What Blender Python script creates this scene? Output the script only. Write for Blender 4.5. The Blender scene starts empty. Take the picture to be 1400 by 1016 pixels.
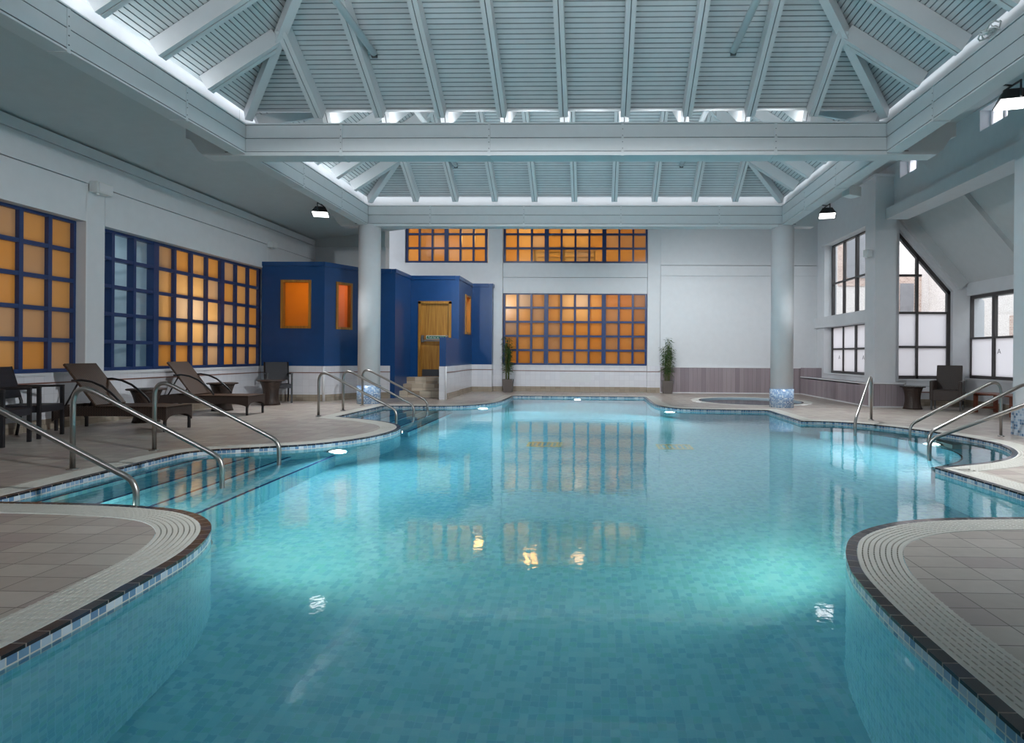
import bpy, bmesh, math, random
from mathutils import Vector, Matrix
random.seed(7)
S = bpy.context.scene
COL = S.collection
PI = math.pi

# ------------------------------------------------------------------ helpers
def tag(o, label=None, cat=None, group=None, kind=None):
    if label: o['label'] = label
    if cat: o['category'] = cat
    if group: o['group'] = group
    if kind: o['kind'] = kind
    return o

def empty(name, loc=(0, 0, 0), rz=0, label=None, cat=None, group=None, kind=None):
    o = bpy.data.objects.new(name, None); COL.objects.link(o)
    o.location = loc; o.rotation_euler = (0, 0, rz); o.empty_display_size = .1
    return tag(o, label, cat, group, kind)

class MB:
    """collects boxes, bars, tubes and sheets and links them as one mesh"""
    def __init__(s): s.v = []; s.f = []; s.mi = []; s.uv = []; s.sm = []
    def face(s, idx, m=0, uv=None, smooth=False):
        s.f.append(idx); s.mi.append(m); s.uv.append(uv); s.sm.append(smooth)
    def quad(s, a, b, c, d, m=0, uv=None):
        n = len(s.v); s.v += [a, b, c, d]; s.face((n, n+1, n+2, n+3), m, uv)
    def box(s, x0, x1, y0, y1, z0, z1, m=0, M=None):
        p = [(x, y, z) for z in (z0, z1) for y in (y0, y1) for x in (x0, x1)]
        if M is not None: p = [tuple(M @ Vector(q)) for q in p]
        n = len(s.v); s.v += p
        for q in ((0, 2, 3, 1), (4, 5, 7, 6), (0, 1, 5, 4), (1, 3, 7, 5), (3, 2, 6, 7), (2, 0, 4, 6)):
            s.face(tuple(n+i for i in q), m)
        return s
    def bar(s, a, b, w, h, up=(0, 0, 1), m=0, off=0):
        """box from a to b, width w sideways, height h centred (off lifts it along up)"""
        a = Vector(a); b = Vector(b); d = (b-a).normalized(); u = Vector(up)
        r = d.cross(u).normalized(); u = r.cross(d).normalized()
        p = []
        for e in (a, b):
            for i, j in ((-1, -1), (1, -1), (1, 1), (-1, 1)):
                p.append(tuple(e + r*(i*w/2) + u*(j*h/2 + off)))
        n = len(s.v); s.v += p
        for q in ((0, 1, 2, 3), (7, 6, 5, 4), (0, 4, 5, 1), (1, 5, 6, 2), (2, 6, 7, 3), (3, 7, 4, 0)):
            s.face(tuple(n+i for i in q), m)
        return s
    def tube(s, pts, r, seg=12, m=0, cap=True):
        pts = [Vector(p) for p in pts]; n0 = len(s.v); k = len(pts)
        rr = r if isinstance(r, (list, tuple)) else [r]*k
        t0 = (pts[1]-pts[0]).normalized()
        u = t0.cross(Vector((0, 0, 1)))
        if u.length < 1e-3: u = t0.cross(Vector((0, 1, 0)))
        u.normalize()
        for i, p in enumerate(pts):
            t = (pts[min(i+1, k-1)]-pts[max(i-1, 0)]).normalized()
            u = (u - t*u.dot(t)).normalized(); w = t.cross(u)
            for j in range(seg):
                a = 2*PI*j/seg
                s.v.append(tuple(p + (u*math.cos(a) + w*math.sin(a))*rr[i]))
        for i in range(k-1):
            for j in range(seg):
                a = n0+i*seg+j; b = n0+i*seg+(j+1) % seg
                s.face((a, b, b+seg, a+seg), m, None, True)
        if cap:
            s.face(tuple(n0+j for j in reversed(range(seg))), m)
            s.face(tuple(n0+(k-1)*seg+j for j in range(seg)), m)
        return s
    def lathe(s, prof, seg=32, c=(0, 0, 0), m=0, smooth=True, uvs=False):
        """prof: list of (r, z)"""
        n0 = len(s.v)
        for r, z in prof:
            for j in range(seg):
                a = 2*PI*j/seg
                s.v.append((c[0]+r*math.cos(a), c[1]+r*math.sin(a), c[2]+z))
        for i in range(len(prof)-1):
            R = max(prof[i][0], .01)
            for j in range(seg):
                a = n0+i*seg+j; b = n0+i*seg+(j+1) % seg
                uv = None
                if uvs:
                    u0 = 2*PI*j/seg*R; u1 = 2*PI*(j+1)/seg*R; z0 = prof[i][1]; z1 = prof[i+1][1]
                    uv = ((u0, z0), (u1, z0), (u1, z1), (u0, z1))
                s.face((a, b, b+seg, a+seg), m, uv, smooth)
        if prof[0][0] > 1e-4: s.face(tuple(n0+j for j in reversed(range(seg))), m)
        if prof[-1][0] > 1e-4: s.face(tuple(n0+(len(prof)-1)*seg+j for j in range(seg)), m)
        return s
    def prism(s, poly, z0, z1, m=0):
        n = len(s.v); k = len(poly)
        s.v += [(x, y, z0) for x, y in poly] + [(x, y, z1) for x, y in poly]
        s.face(tuple(n+i for i in reversed(range(k))), m); s.face(tuple(n+k+i for i in range(k)), m)
        for i in range(k):
            j = (i+1) % k; s.face((n+i, n+j, n+k+j, n+k+i), m)
        return s
    def build(s, name, mats, parent=None, bevel=0):
        me = bpy.data.meshes.new(name)
        me.from_pydata(s.v, [], s.f)
        if not isinstance(mats, (list, tuple)): mats = [mats]
        for m in mats: me.materials.append(m)
        me.polygons.foreach_set('material_index', s.mi)
        me.polygons.foreach_set('use_smooth', s.sm)
        if any(u is not None for u in s.uv):
            L = me.uv_layers.new(name='UVMap')
            for p, u in zip(me.polygons, s.uv):
                if u is not None:
                    for li, c in zip(p.loop_indices, u): L.data[li].uv = c
        me.update()
        o = bpy.data.objects.new(name, me); COL.objects.link(o)
        if parent: o.parent = parent
        if bevel:
            b = o.modifiers.new('bevel', 'BEVEL'); b.width = bevel; b.segments = 2; b.limit_method = 'ANGLE'
        return o

def copy_tree(o, parent=None):
    c = o.copy(); COL.objects.link(c)
    if parent: c.parent = parent
    for ch in list(o.children): copy_tree(ch, c)
    return c

def struct(o, label=None):
    o['kind'] = 'structure'
    if label: o['label'] = label
    return o

# ------------------------------------------------------------------ materials
def s2l(c):
    return tuple(((x/12.92) if x <= .04045 else ((x+.055)/1.055)**2.4) for x in (v/255 for v in c))

class NT:
    def __init__(s, name):
        s.m = bpy.data.materials.new(name); s.m.use_nodes = True
        s.n = s.m.node_tree.nodes; s.l = s.m.node_tree.links; s.n.clear()
        s.out = s.n.new('ShaderNodeOutputMaterial')
    def node(s, t, **kw):
        n = s.n.new(t)
        for k, v in kw.items():
            if hasattr(n, k): setattr(n, k, v)
        return n
    def link(s, a, b): s.l.new(a, b)
    def val(s, inp, v):
        if hasattr(v, 'is_output') or isinstance(v, bpy.types.NodeSocket): s.l.new(v, inp)
        else: inp.default_value = v
    def math(s, op, a, b=0., c=None):
        n = s.n.new('ShaderNodeMath'); n.operation = op
        s.val(n.inputs[0], a); s.val(n.inputs[1], b)
        if c is not None: s.val(n.inputs[2], c)
        return n.outputs[0]
    def mix(s, f, a, b):
        n = s.n.new('ShaderNodeMix'); n.data_type = 'RGBA'
        s.val(n.inputs[0], f)
        for i, v in ((6, a), (7, b)):
            if isinstance(v, tuple): n.inputs[i].default_value = (*v[:3], 1)
            else: s.l.new(v, n.inputs[i])
        return n.outputs[2]
    def ramp(s, f, stops, interp='LINEAR'):
        n = s.n.new('ShaderNodeValToRGB'); n.color_ramp.interpolation = interp
        e = n.color_ramp.elements
        while len(e) < len(stops): e.new(.5)
        for k, (p, c) in enumerate(stops): e[k].position = p; e[k].color = (*c, 1)
        s.l.new(f, n.inputs[0]); return n.outputs[0]
    def coord(s, which='Object'):
        return s.n.new('ShaderNodeTexCoord').outputs[which]
    def sep(s, v):
        n = s.n.new('ShaderNodeSeparateXYZ'); s.l.new(v, n.inputs[0]); return n.outputs
    def comb(s, x, y, z=0.):
        n = s.n.new('ShaderNodeCombineXYZ')
        for i, v in enumerate((x, y, z)): s.val(n.inputs[i], v)
        return n.outputs[0]
    def noise(s, vec, scale, detail=3, rough=.5):
        n = s.n.new('ShaderNodeTexNoise'); n.inputs['Scale'].default_value = scale
        n.inputs['Detail'].default_value = detail; n.inputs['Roughness'].default_value = rough
        if vec is not None: s.l.new(vec, n.inputs['Vector'])
        return n.outputs[0]
    def cells(s, u, v, su, sv, gap):
        """grid of cells su x sv: random number per cell, and a 0..1 mask of its joints"""
        fu = s.math('DIVIDE', u, su); fv = s.math('DIVIDE', v, sv)
        wn = s.n.new('ShaderNodeTexWhiteNoise'); wn.noise_dimensions = '2D'
        s.l.new(s.comb(s.math('FLOOR', fu), s.math('FLOOR', fv)), wn.inputs['Vector'])
        masks = []
        for f, size in ((fu, su), (fv, sv)):
            fr = s.math('FRACT', f)
            d = s.math('MINIMUM', fr, s.math('SUBTRACT', 1., fr))
            masks.append(s.math('LESS_THAN', d, gap/2/size))
        return wn.outputs['Value'], s.math('MAXIMUM', masks[0], masks[1])
    def bump(s, h, strength=.3, dist=.01):
        n = s.n.new('ShaderNodeBump'); n.inputs['Strength'].default_value = strength
        n.inputs['Distance'].default_value = dist; s.l.new(h, n.inputs['Height']); return n.outputs[0]
    def pbr(s, color, rough=.5, metal=0., normal=None, spec=.5, **kw):
        p = s.n.new('ShaderNodeBsdfPrincipled')
        if isinstance(color, tuple): p.inputs['Base Color'].default_value = (*color, 1)
        else: s.l.new(color, p.inputs['Base Color'])
        s.val(p.inputs['Roughness'], rough); p.inputs['Metallic'].default_value = metal
        p.inputs['Specular IOR Level'].default_value = spec
        if normal is not None: s.l.new(normal, p.inputs['Normal'])
        for k, v in kw.items(): p.inputs[k.replace('_', ' ')].default_value = v
        s.l.new(p.outputs[0], s.out.inputs[0]); return s.m

def plain(name, rgb, rough=.5, metal=0., var=.06, spec=.5, scale=6):
    t = NT(name); c = s2l(rgb)
    n = t.noise(t.coord(), scale, 4)
    col = t.ramp(n, [(.3, tuple(x*(1-var) for x in c)), (.7, tuple(min(1, x*(1+var)) for x in c))])
    return t.pbr(col, rough, metal, spec=spec)

M = {}
M['paint'] = plain('wall_paint', (214, 216, 219), .75, var=.02, spec=.3)
M['paint_warm'] = plain('soffit_paint', (203, 206, 207), .8, var=.02, spec=.3)
M['ceiling_white'] = plain('ceiling_paint', (208, 211, 213), .6, var=.03, spec=.4)
M['board'] = plain('beam_board', (212, 214, 216), .5, var=.02)
M['gap'] = plain('shadow_gap', (70, 76, 80), .8)
M['blue'] = plain('cabin_blue_paint', (14, 66, 120), .3, var=.05)
M['blue_frame'] = plain('window_blue', (30, 56, 104), .35, var=.05)
M['oak'] = None
M['grey_frame'] = plain('window_dark', (66, 62, 62), .4)
M['steel'] = plain('stainless_steel', (158, 154, 150), .34, 1., var=.02)
M['wicker'] = None
M['black_tile'] = None
M['white_plastic'] = plain('white_plastic', (215, 217, 216), .5)
M['dark_plastic'] = plain('dark_plastic', (60, 62, 66), .45)
M['brown_strip'] = plain('brown_strip', (128, 92, 82), .5)
M['trim_white'] = plain('trim_white', (222, 222, 224), .5, var=.02)
M['pot'] = plain('pot_taupe', (98, 90, 86), .5)
M['stem'] = plain('bamboo_stem', (96, 104, 52), .6)
M['mahogany'] = plain('red_wood', (118, 66, 48), .5, var=.25, scale=20)
M['pot_light'] = plain('spa_lining', (176, 192, 202), .4)
M['soil'] = plain('soil', (60, 46, 34), .9)

t = NT('oak_wood'); c = t.sep(t.coord())
g = t.noise(t.comb(t.math('MULTIPLY', c[0], 30.), t.math('MULTIPLY', c[1], 30.), t.math('MULTIPLY', c[2], 1.6)), 1, 4)
M['oak'] = t.pbr(t.ramp(g, [(.3, s2l((148, 96, 34))), (.7, s2l((188, 136, 58)))]), .4)

def weave(name, c1, c2, sz=.018):
    t = NT(name); c = t.sep(t.coord())
    u = t.math('ADD', c[0], c[1])
    w = t.math('SINE', t.math('MULTIPLY', u, PI/sz)); h = t.math('SINE', t.math('MULTIPLY', c[2], PI/sz))
    x = t.math('MULTIPLY', w, h); y = t.math('SINE', t.math('MULTIPLY', t.math('SUBTRACT', c[0], c[1]), PI/sz))
    k = t.math('ADD', t.math('MULTIPLY', x, .35), t.math('MULTIPLY', y, .2))
    k = t.math('ADD', k, .5)
    col = t.ramp(k, [(.2, s2l(c1)), (.8, s2l(c2))])
    return t.pbr(col, .5, normal=t.bump(k, .6, .004))
M['wicker'] = weave('brown_wicker', (34, 25, 21), (66, 50, 42))
M['wicker_seat'] = weave('brown_wicker_seat', (50, 34, 24), (82, 58, 42))
M['rattan_black'] = weave('black_rattan', (24, 24, 30), (46, 46, 54), .012)
M['black_frame'] = plain('black_frame', (28, 27, 30), .4)

def uv_tiles(name, su, sv, stops, grout, gap, rough=.25, src='UV'):
    t = NT(name); c = t.sep(t.coord('Object' if src == 'Wall' else src))
    if src == 'Wall': c = (t.math('ADD', t.math('ADD', c[0], c[1]), 5.), c[2])
    r, m = t.cells(c[0], c[1], su, sv, gap)
    col = t.mix(m, t.ramp(r, stops, 'CONSTANT'), grout)
    return t.pbr(col, t.math('ADD', t.math('MULTIPLY', m, .4), rough))
B = s2l
M['mosaic_line'] = uv_tiles('waterline_mosaic', .047, .047, [(0, B((98, 128, 158))), (.25, B((134, 160, 184))), (.5, B((168, 184, 198))), (.72, B((112, 144, 170))), (.88, B((190, 200, 208)))], B((196, 196, 190)), .006)
M['mosaic_col'] = uv_tiles('column_mosaic', .027, .027, [(0, B((104, 148, 200))), (.25, B((158, 192, 224))), (.5, B((206, 222, 236))), (.72, B((128, 170, 212))), (.9, B((70, 118, 180)))], B((206, 214, 222)), .004)
M['black_tile'] = uv_tiles('black_edge_tile', .1, 10., [(0, B((34, 30, 34))), (.3, B((46, 40, 44))), (.55, B((40, 44, 62))), (.8, B((28, 26, 28)))], B((130, 120, 112)), .006, .18)
M['grate'] = plain('grating_white', (206, 203, 194), .45, var=.04, scale=12)
M['channel'] = plain('grating_channel', (126, 122, 106), .8)

# pool tiles: object space, three projections by axis are not needed (floor XY; walls by UV)
pool_stops = [(0, B((132, 203, 216))), (.22, B((142, 211, 224))), (.45, B((122, 194, 214))), (.66, B((150, 216, 226))), (.85, B((130, 206, 212)))]
M['pool_wall'] = uv_tiles('pool_wall_tile', .036, .036, pool_stops, B((142, 206, 222)), .003)
M['pool_floor'] = uv_tiles('pool_floor_tile', .045, .045, pool_stops, B((142, 206, 222)), .003, src='Object')

# deck tiles
t = NT('deck_tile'); c = t.sep(t.coord())
r, m = t.cells(t.math('ADD', c[0], 20.03), t.math('ADD', c[1], 20.02), .262, .172, .006)
g = t.noise(t.coord(), 14, 4)
base = t.ramp(r, [(0, B((172, 160, 150))), (.35, B((182, 172, 161))), (.6, B((166, 150, 144))), (.82, B((188, 177, 167)))], 'CONSTANT')
base = t.mix(t.math('MULTIPLY', g, .35), base, B((150, 142, 134)))
M['deck'] = t.pbr(t.mix(m, base, B((92, 82, 74))), t.math('ADD', t.math('MULTIPLY', g, .15), .28), normal=t.bump(m, -.4, .003))

# white glazed wall tiles (dado), on object coordinates
def wall_tile(name, c1, c2, grout, s_=.15, h_=.15, gap=.004, rough=.2):
    t = NT(name); c = t.sep(t.coord())
    r, m = t.cells(t.math('ADD', t.math('ADD', c[0], c[1]), 40.), t.math('ADD', c[2], 10.), s_, h_, gap)
    col = t.ramp(r, [(0, B(c1)), (.5, B(c2))], 'LINEAR')
    return t.pbr(t.mix(m, col, B(grout)), rough)
M['dado'] = wall_tile('white_dado_tile', (216, 216, 222), (222, 222, 227), (200, 198, 204))
M['base_tile'] = wall_tile('brown_base_tile', (150, 138, 122), (164, 152, 136), (120, 110, 98), .15, .16)
M['step_tile'] = wall_tile('beige_step_tile', (160, 140, 118), (206, 192, 172), (150, 138, 124), .3, .165, .006, .4)

t = NT('lilac_plank'); c = t.sep(t.coord())
u = t.math('ADD', t.math('ADD', c[0], c[1]), 40.)
r, m = t.cells(u, t.math('ADD', c[2], 10.), .125, 30., .004)
g = t.noise(t.comb(t.math('MULTIPLY', u, 40.), t.math('MULTIPLY', r, 50.), t.math('MULTIPLY', c[2], 2.)), 1, 4)
col = t.mix(t.math('MULTIPLY', g, .6), t.ramp(r, [(0, B((140, 128, 134))), (.5, B((172, 160, 164))), (1, B((154, 140, 146)))]), B((122, 110, 116)))
M['plank'] = t.pbr(t.mix(m, col, B((96, 86, 92))), .45)

t = NT('rough_render'); c = t.coord(); g = t.noise(c, 28, 5, .7)
M['roughcast'] = t.pbr(t.ramp(g, [(.35, B((196, 188, 184))), (.6, B((232, 226, 222)))]), .9, normal=t.bump(g, 1., .02))
t = NT('old_brick'); c = t.sep(t.coord())
bk = t.node('ShaderNodeTexBrick'); t.link(t.comb(t.math('ADD', c[0], c[1]), c[2]), bk.inputs[0])
bk.inputs['Scale'].default_value = 4.5
bk.inputs['Color1'].default_value = (*B((170, 142, 130)), 1); bk.inputs['Color2'].default_value = (*B((196, 172, 160)), 1); bk.inputs['Mortar'].default_value = (*B((206, 198, 190)), 1)
M['brick'] = t.pbr(bk.outputs[0], .9)
M['grey_pane'] = plain('outside_window_pane', (128, 128, 132), .25)
M['paving'] = plain('outside_paving', (170, 168, 164), .9)

def emis(name, rgb, strength):
    t = NT(name); e = t.node('ShaderNodeEmission'); e.inputs[0].default_value = (*B(rgb), 1); e.inputs[1].default_value = strength
    t.link(e.outputs[0], t.out.inputs[0]); return t.m
M['lamp_white'] = emis('lamp_lens', (255, 255, 255), 4.)
M['lamp_pool'] = emis('pool_lamp_lens', (255, 252, 238), 12.)
M['lamp_warm'] = emis('warm_bulb', (255, 214, 150), 30.)

def frosted(name, rgb, clear=0., rough=.15, gloss=.07):
    """frosted sheet: passes the light from behind diffusely, reflects a little"""
    t = NT(name); tr = t.node('ShaderNodeBsdfTranslucent'); tr.inputs[0].default_value = (*B(rgb), 1)
    last = tr.outputs[0]
    if clear:
        tp = t.node('ShaderNodeBsdfTransparent'); tp.inputs[0].default_value = (*B(rgb), 1)
        mx = t.node('ShaderNodeMixShader'); mx.inputs[0].default_value = clear
        t.link(last, mx.inputs[1]); t.link(tp.outputs[0], mx.inputs[2]); last = mx.outputs[0]
    gl = t.node('ShaderNodeBsdfGlossy'); gl.inputs['Roughness'].default_value = rough
    lw = t.node('ShaderNodeLayerWeight'); lw.inputs[0].default_value = .5
    f = t.math('ADD', t.math('MULTIPLY', t.math('POWER', lw.outputs['Facing'], 4.), .7), .04)
    m2 = t.node('ShaderNodeMixShader'); t.link(f, m2.inputs[0]); t.link(last, m2.inputs[1]); t.link(gl.outputs[0], m2.inputs[2])
    t.link(m2.outputs[0], t.out.inputs[0]); return t.m
ORANGE = [frosted('amber_pane', (228, 192, 134), .12), frosted('orange_pane', (226, 178, 102), .1), frosted('rose_pane', (206, 184, 158), .12)]
AMBER = [frosted('amber_clear_pane', (250, 206, 130), .72), frosted('orange_clear_pane', (240, 186, 100), .7), frosted('rose_clear_pane', (226, 192, 150), .6)]
M['frost_white'] = frosted('white_frosted_pane', (240, 240, 242), .0, .2)
t = NT('clear_glass'); tp = t.node('ShaderNodeBsdfTransparent'); tp.inputs[0].default_value = (.93, .95, .95, 1)
gl = t.node('ShaderNodeBsdfGlossy'); gl.inputs['Roughness'].default_value = .02
lw = t.node('ShaderNodeLayerWeight'); lw.inputs[0].default_value = .5
fr = t.math('ADD', t.math('MULTIPLY', t.math('POWER', lw.outputs['Facing'], 4.), .7), .04)
mx = t.node('ShaderNodeMixShader'); t.link(fr, mx.inputs[0]); t.link(tp.outputs[0], mx.inputs[1]); t.link(gl.outputs[0], mx.inputs[2])
t.link(mx.outputs[0], t.out.inputs[0]); M['clear'] = t.m
M['room_orange'] = plain('warm_room_wall', (232, 212, 180), .8)
M['room_white'] = plain('pale_room_wall', (190, 206, 214), .8)

# water: refraction below, mirror above, by Fresnel, fine ripples
t = NT('pool_water'); c = t.coord()
n1 = t.noise(c, 9., 3, .55); n2 = t.noise(c, 2.2, 2, .5)
hgt = t.math('ADD', t.math('MULTIPLY', n1, .6), n2)
nb = t.bump(hgt, .07, .02)
rf = t.node('ShaderNodeBsdfRefraction'); rf.inputs['IOR'].default_value = 1.33; rf.inputs['Roughness'].default_value = .0
rf.inputs['Color'].default_value = (.7, .95, 1, 1); t.link(nb, rf.inputs['Normal'])
gl = t.node('ShaderNodeBsdfGlossy'); gl.inputs['Roughness'].default_value = .035; gl.inputs['Color'].default_value = (1, 1, 1, 1); t.link(nb, gl.inputs['Normal'])
fr = t.node('ShaderNodeFresnel'); fr.inputs[0].default_value = 1.33; t.link(nb, fr.inputs['Normal'])
mx = t.node('ShaderNodeMixShader'); t.link(fr.outputs[0], mx.inputs[0]); t.link(rf.outputs[0], mx.inputs[1]); t.link(gl.outputs[0], mx.inputs[2])
t.link(mx.outputs[0], t.out.inputs[0]); M['water'] = t.m

# bamboo leaves
t = NT('bamboo_leaf'); g = t.noise(t.coord(), 9, 2)
M['leaf'] = t.pbr(t.ramp(g, [(.3, B((34, 62, 26))), (.55, B((62, 96, 44))), (.75, B((112, 128, 66)))]), .5)

# ------------------------------------------------------------------ camera
H = 1.10
cam = bpy.data.cameras.new('camera'); co = bpy.data.objects.new('camera', cam); COL.objects.link(co); S.camera = co
YAW, ROLL, F, PX, PY = .0262, .007, 820., 791.5, 486.
f0 = Vector((-math.sin(YAW), math.cos(YAW), 0)); r0 = Vector((math.cos(YAW), math.sin(YAW), 0)); u0 = Vector((0, 0, 1))
r_ = r0*math.cos(ROLL)+u0*math.sin(ROLL); u_ = u0*math.cos(ROLL)-r0*math.sin(ROLL)
Mc = Matrix((r_, u_, -f0)).transposed().to_4x4(); Mc.translation = (0, 0, H); co.matrix_world = Mc
cam.sensor_fit = 'HORIZONTAL'; cam.sensor_width = 36; cam.lens = F/1400*36
cam.shift_x = (700-PX)/1400; cam.shift_y = (PY-508)/1400; cam.clip_start = .05; cam.clip_end = 200

# ------------------------------------------------------------------ pool outline
C_ = 1  # corner flag
OUT = [(-2.13, -3, C_), (-2.13, .5), (-2.13, 2.1), (-2.14, 2.5), (-2.17, 2.9), (-2.205, 3.2), (-2.28, 3.46), (-2.39, 3.69), (-2.53, 3.87), (-2.71, 4.02), (-2.93, 4.13), (-3.32, 4.22), (-3.8, 4.26), (-4.43, 4.27, C_),
       (-4.47, 5.2), (-4.5, 6.2), (-4.47, 6.5), (-4.33, 6.67), (-4.12, 6.77), (-3.76, 6.95), (-3.47, 7.12), (-3.25, 7.33), (-3.06, 7.63), (-2.92, 8.01), (-2.85, 8.45), (-2.88, 8.83), (-2.99, 9.14), (-3.16, 9.42), (-3.38, 9.66), (-3.74, 9.94), (-4.09, 10.16), (-4.47, 10.37, C_),
       (-4.45, 12.6, C_), (-4.1, 12.65), (-3.52, 12.67), (-2.95, 12.81), (-2.54, 13.15), (-2.29, 13.72), (-2.2, 14.4), (-2.17, 15.2), (-2.17, 16.1, C_),
       (1.33, 16.1, C_), (1.34, 14.8), (1.36, 13.7), (1.48, 13.1), (1.69, 12.74), (2.02, 12.55), (2.6, 12.45), (3.53, 12.4, C_),
       (3.54, 10.36, C_), (3.83, 10.34), (4.17, 10.24), (4.5, 9.97), (4.84, 9.45), (5.03, 9.0), (5.15, 8.54), (5.19, 8.09), (5.14, 7.7), (4.98, 7.3), (4.77, 6.98), (4.5, 6.7), (4.15, 6.45), (3.76, 6.26), (3.42, 6.1, C_),
       (3.46, 5.4), (3.5, 4.25, C_), (2.99, 4.23), (2.39, 4.17), (2.05, 4.07), (1.77, 3.9), (1.58, 3.71), (1.46, 3.5), (1.38, 3.3), (1.32, 3.08), (1.285, 2.8), (1.265, 2.5), (1.26, 2.0), (1.26, .5), (1.26, -3, C_)]
def smooth_loop(P, step=.06):
    n = len(P); out = []
    for i in range(n):
        p1 = P[i]; p2 = P[(i+1) % n]
        p0 = P[i-1] if len(p1) < 3 else None; p3 = P[(i+2) % n] if len(p2) < 3 else None
        a = Vector(p1[:2]); b = Vector(p2[:2]); L = (b-a).length; k = max(1, int(L/step))
        if p0 is None and p3 is None: k = max(1, int(L/.3))
        m1 = (b-Vector(p0[:2]))*.5 if p0 else (b-a)
        m2 = (Vector(p3[:2])-a)*.5 if p3 else (b-a)
        m1 = m1.normalized()*L; m2 = m2.normalized()*L
        for j in range(k):
            s = j/k; h00 = 2*s**3-3*s*s+1; h10 = s**3-2*s*s+s; h01 = -2*s**3+3*s*s; h11 = s**3-s*s
            out.append(a*h00+m1*h10+b*h01+m2*h11)
    return out
LOOP = smooth_loop(OUT)
# direction: interior of the pool must be on the right-hand side of travel (outline runs clockwise)
def offset(loop, d):
    """move the loop by d towards the deck (outward from the pool)"""
    n = len(loop); out = []
    for i in range(n):
        a = (loop[i]-loop[i-1]).normalized(); b = (loop[(i+1) % n]-loop[i]).normalized()
        na = Vector((-a.y, a.x)); nb = Vector((-b.y, b.x)); m = (na+nb)
        if m.length < 1e-4: m = na
        m.normalize(); c = max(.45, m.dot(na)); out.append(loop[i]+m*(d/c))
    return out
area = sum(LOOP[i-1].x*LOOP[i].y-LOOP[i].x*LOOP[i-1].y for i in range(len(LOOP)))/2
SGN = 1 if area < 0 else -1      # clockwise -> left normal points outward
def off(d, loop=None): return offset(loop or LOOP, d*SGN)
def arclen(loop):
    s = [0.]
    for i in range(len(loop)): s.append(s[-1]+(loop[(i+1) % len(loop)]-loop[i]).length)
    return s
def ribbon(mb, la, za, lb, zb, m=0, uvh=None):
    n = len(la); s = arclen(LOOP if len(la) == len(LOOP) else la)
    h = uvh if uvh is not None else 1.
    for i in range(n):
        j = (i+1) % n
        mb.quad((la[i].x, la[i].y, za), (la[j].x, la[j].y, za), (lb[j].x, lb[j].y, zb), (lb[i].x, lb[i].y, zb), m,
                ((s[i], 0), (s[i+1], 0), (s[i+1], h), (s[i], h)))
WATER = -.05; DEPTH = -1.3
BLK = .055; GR = .235
l0 = off(0); l1 = off(BLK); l2 = off(BLK+GR)
mb = MB(); ribbon(mb, l0, .0, l0, -.1, 0, .1); struct(mb.build('trim_1', M['mosaic_line']), 'band of small blue and white mosaic tiles along the waterline')
mb = MB(); ribbon(mb, off(-.002), .003, l1, .003, 0); ribbon(mb, off(-.002), .003, off(-.002), -.012, 0)
struct(mb.build('trim_2', M['black_tile']), 'narrow rim of glossy black tiles around the pool edge')
# overflow grating: raised concentric bars over a channel, cross ribs below
mb = MB(); ribbon(mb, l1, -.012, l2, -.012, 1)
nb_ = 8; w_ = GR/nb_
for k in range(nb_):
    a = off(BLK+w_*k+.003); b = off(BLK+w_*(k+1)-.004)
    ribbon(mb, a, .004, b, .004); ribbon(mb, a, .004, a, -.012); ribbon(mb, b, .004, b, -.012)
sA = arclen(LOOP); nxt = 0.
for i in range(len(LOOP)):
    j = (i+1) % len(LOOP)
    while nxt < sA[i+1]:
        f = (nxt-sA[i])/max(1e-6, sA[i+1]-sA[i]); f2 = min(1, f+.011/max(1e-6, sA[i+1]-sA[i]))
        p = l1[i].lerp(l1[j], f); q = l2[i].lerp(l2[j], f); p2 = l1[i].lerp(l1[j], f2); q2 = l2[i].lerp(l2[j], f2)
        mb.quad((p.x, p.y, .0044), (p2.x, p2.y, .0044), (q2.x, q2.y, .0044), (q.x, q.y, .0044))
        nxt += .045
struct(mb.build('trim_3', [M['grate'], M['channel']]), 'white slotted overflow grating following the curved pool edge')

# pool walls, floor and submerged steps
mb = MB(); ribbon(mb, l0, -.1, l0, DEPTH, 0, DEPTH+.1); struct(mb.build('wall_pool', M['pool_wall']), 'turquoise tiled pool wall under water')
mb = MB(); mb.quad((-5.2, -3.2, DEPTH), (5.6, -3.2, DEPTH), (5.6, 16.6, DEPTH), (-5.2, 16.6, DEPTH)); struct(mb.build('floor_pool', M['pool_floor']), 'turquoise mosaic pool floor')

def loop_face(loop, z, name, mat, holes=()):
    bm = bmesh.new(); 
    def add(lp):
        vs = [bm.verts.new((p[0], p[1], z)) for p in lp]
        for i in range(len(vs)): bm.edges.new((vs[i-1], vs[i]))
    add(loop)
    for h in holes: add(h)
    bmesh.ops.triangle_fill(bm, use_beauty=True, use_dissolve=False, edges=bm.edges[:])
    for f in bm.faces:
        f.normal_update()
        if f.normal.z < 0: f.normal_flip()
    me = bpy.data.meshes.new(name); bm.to_mesh(me); bm.free(); me.materials.append(mat)
    o = bpy.data.objects.new(name, me); COL.objects.link(o); return o
wat = loop_face([tuple(p) for p in l0], WATER, 'pool_water', M['water'])
tag(wat, 'still turquoise water filling the large curved swimming pool', 'water', kind='stuff')

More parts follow.
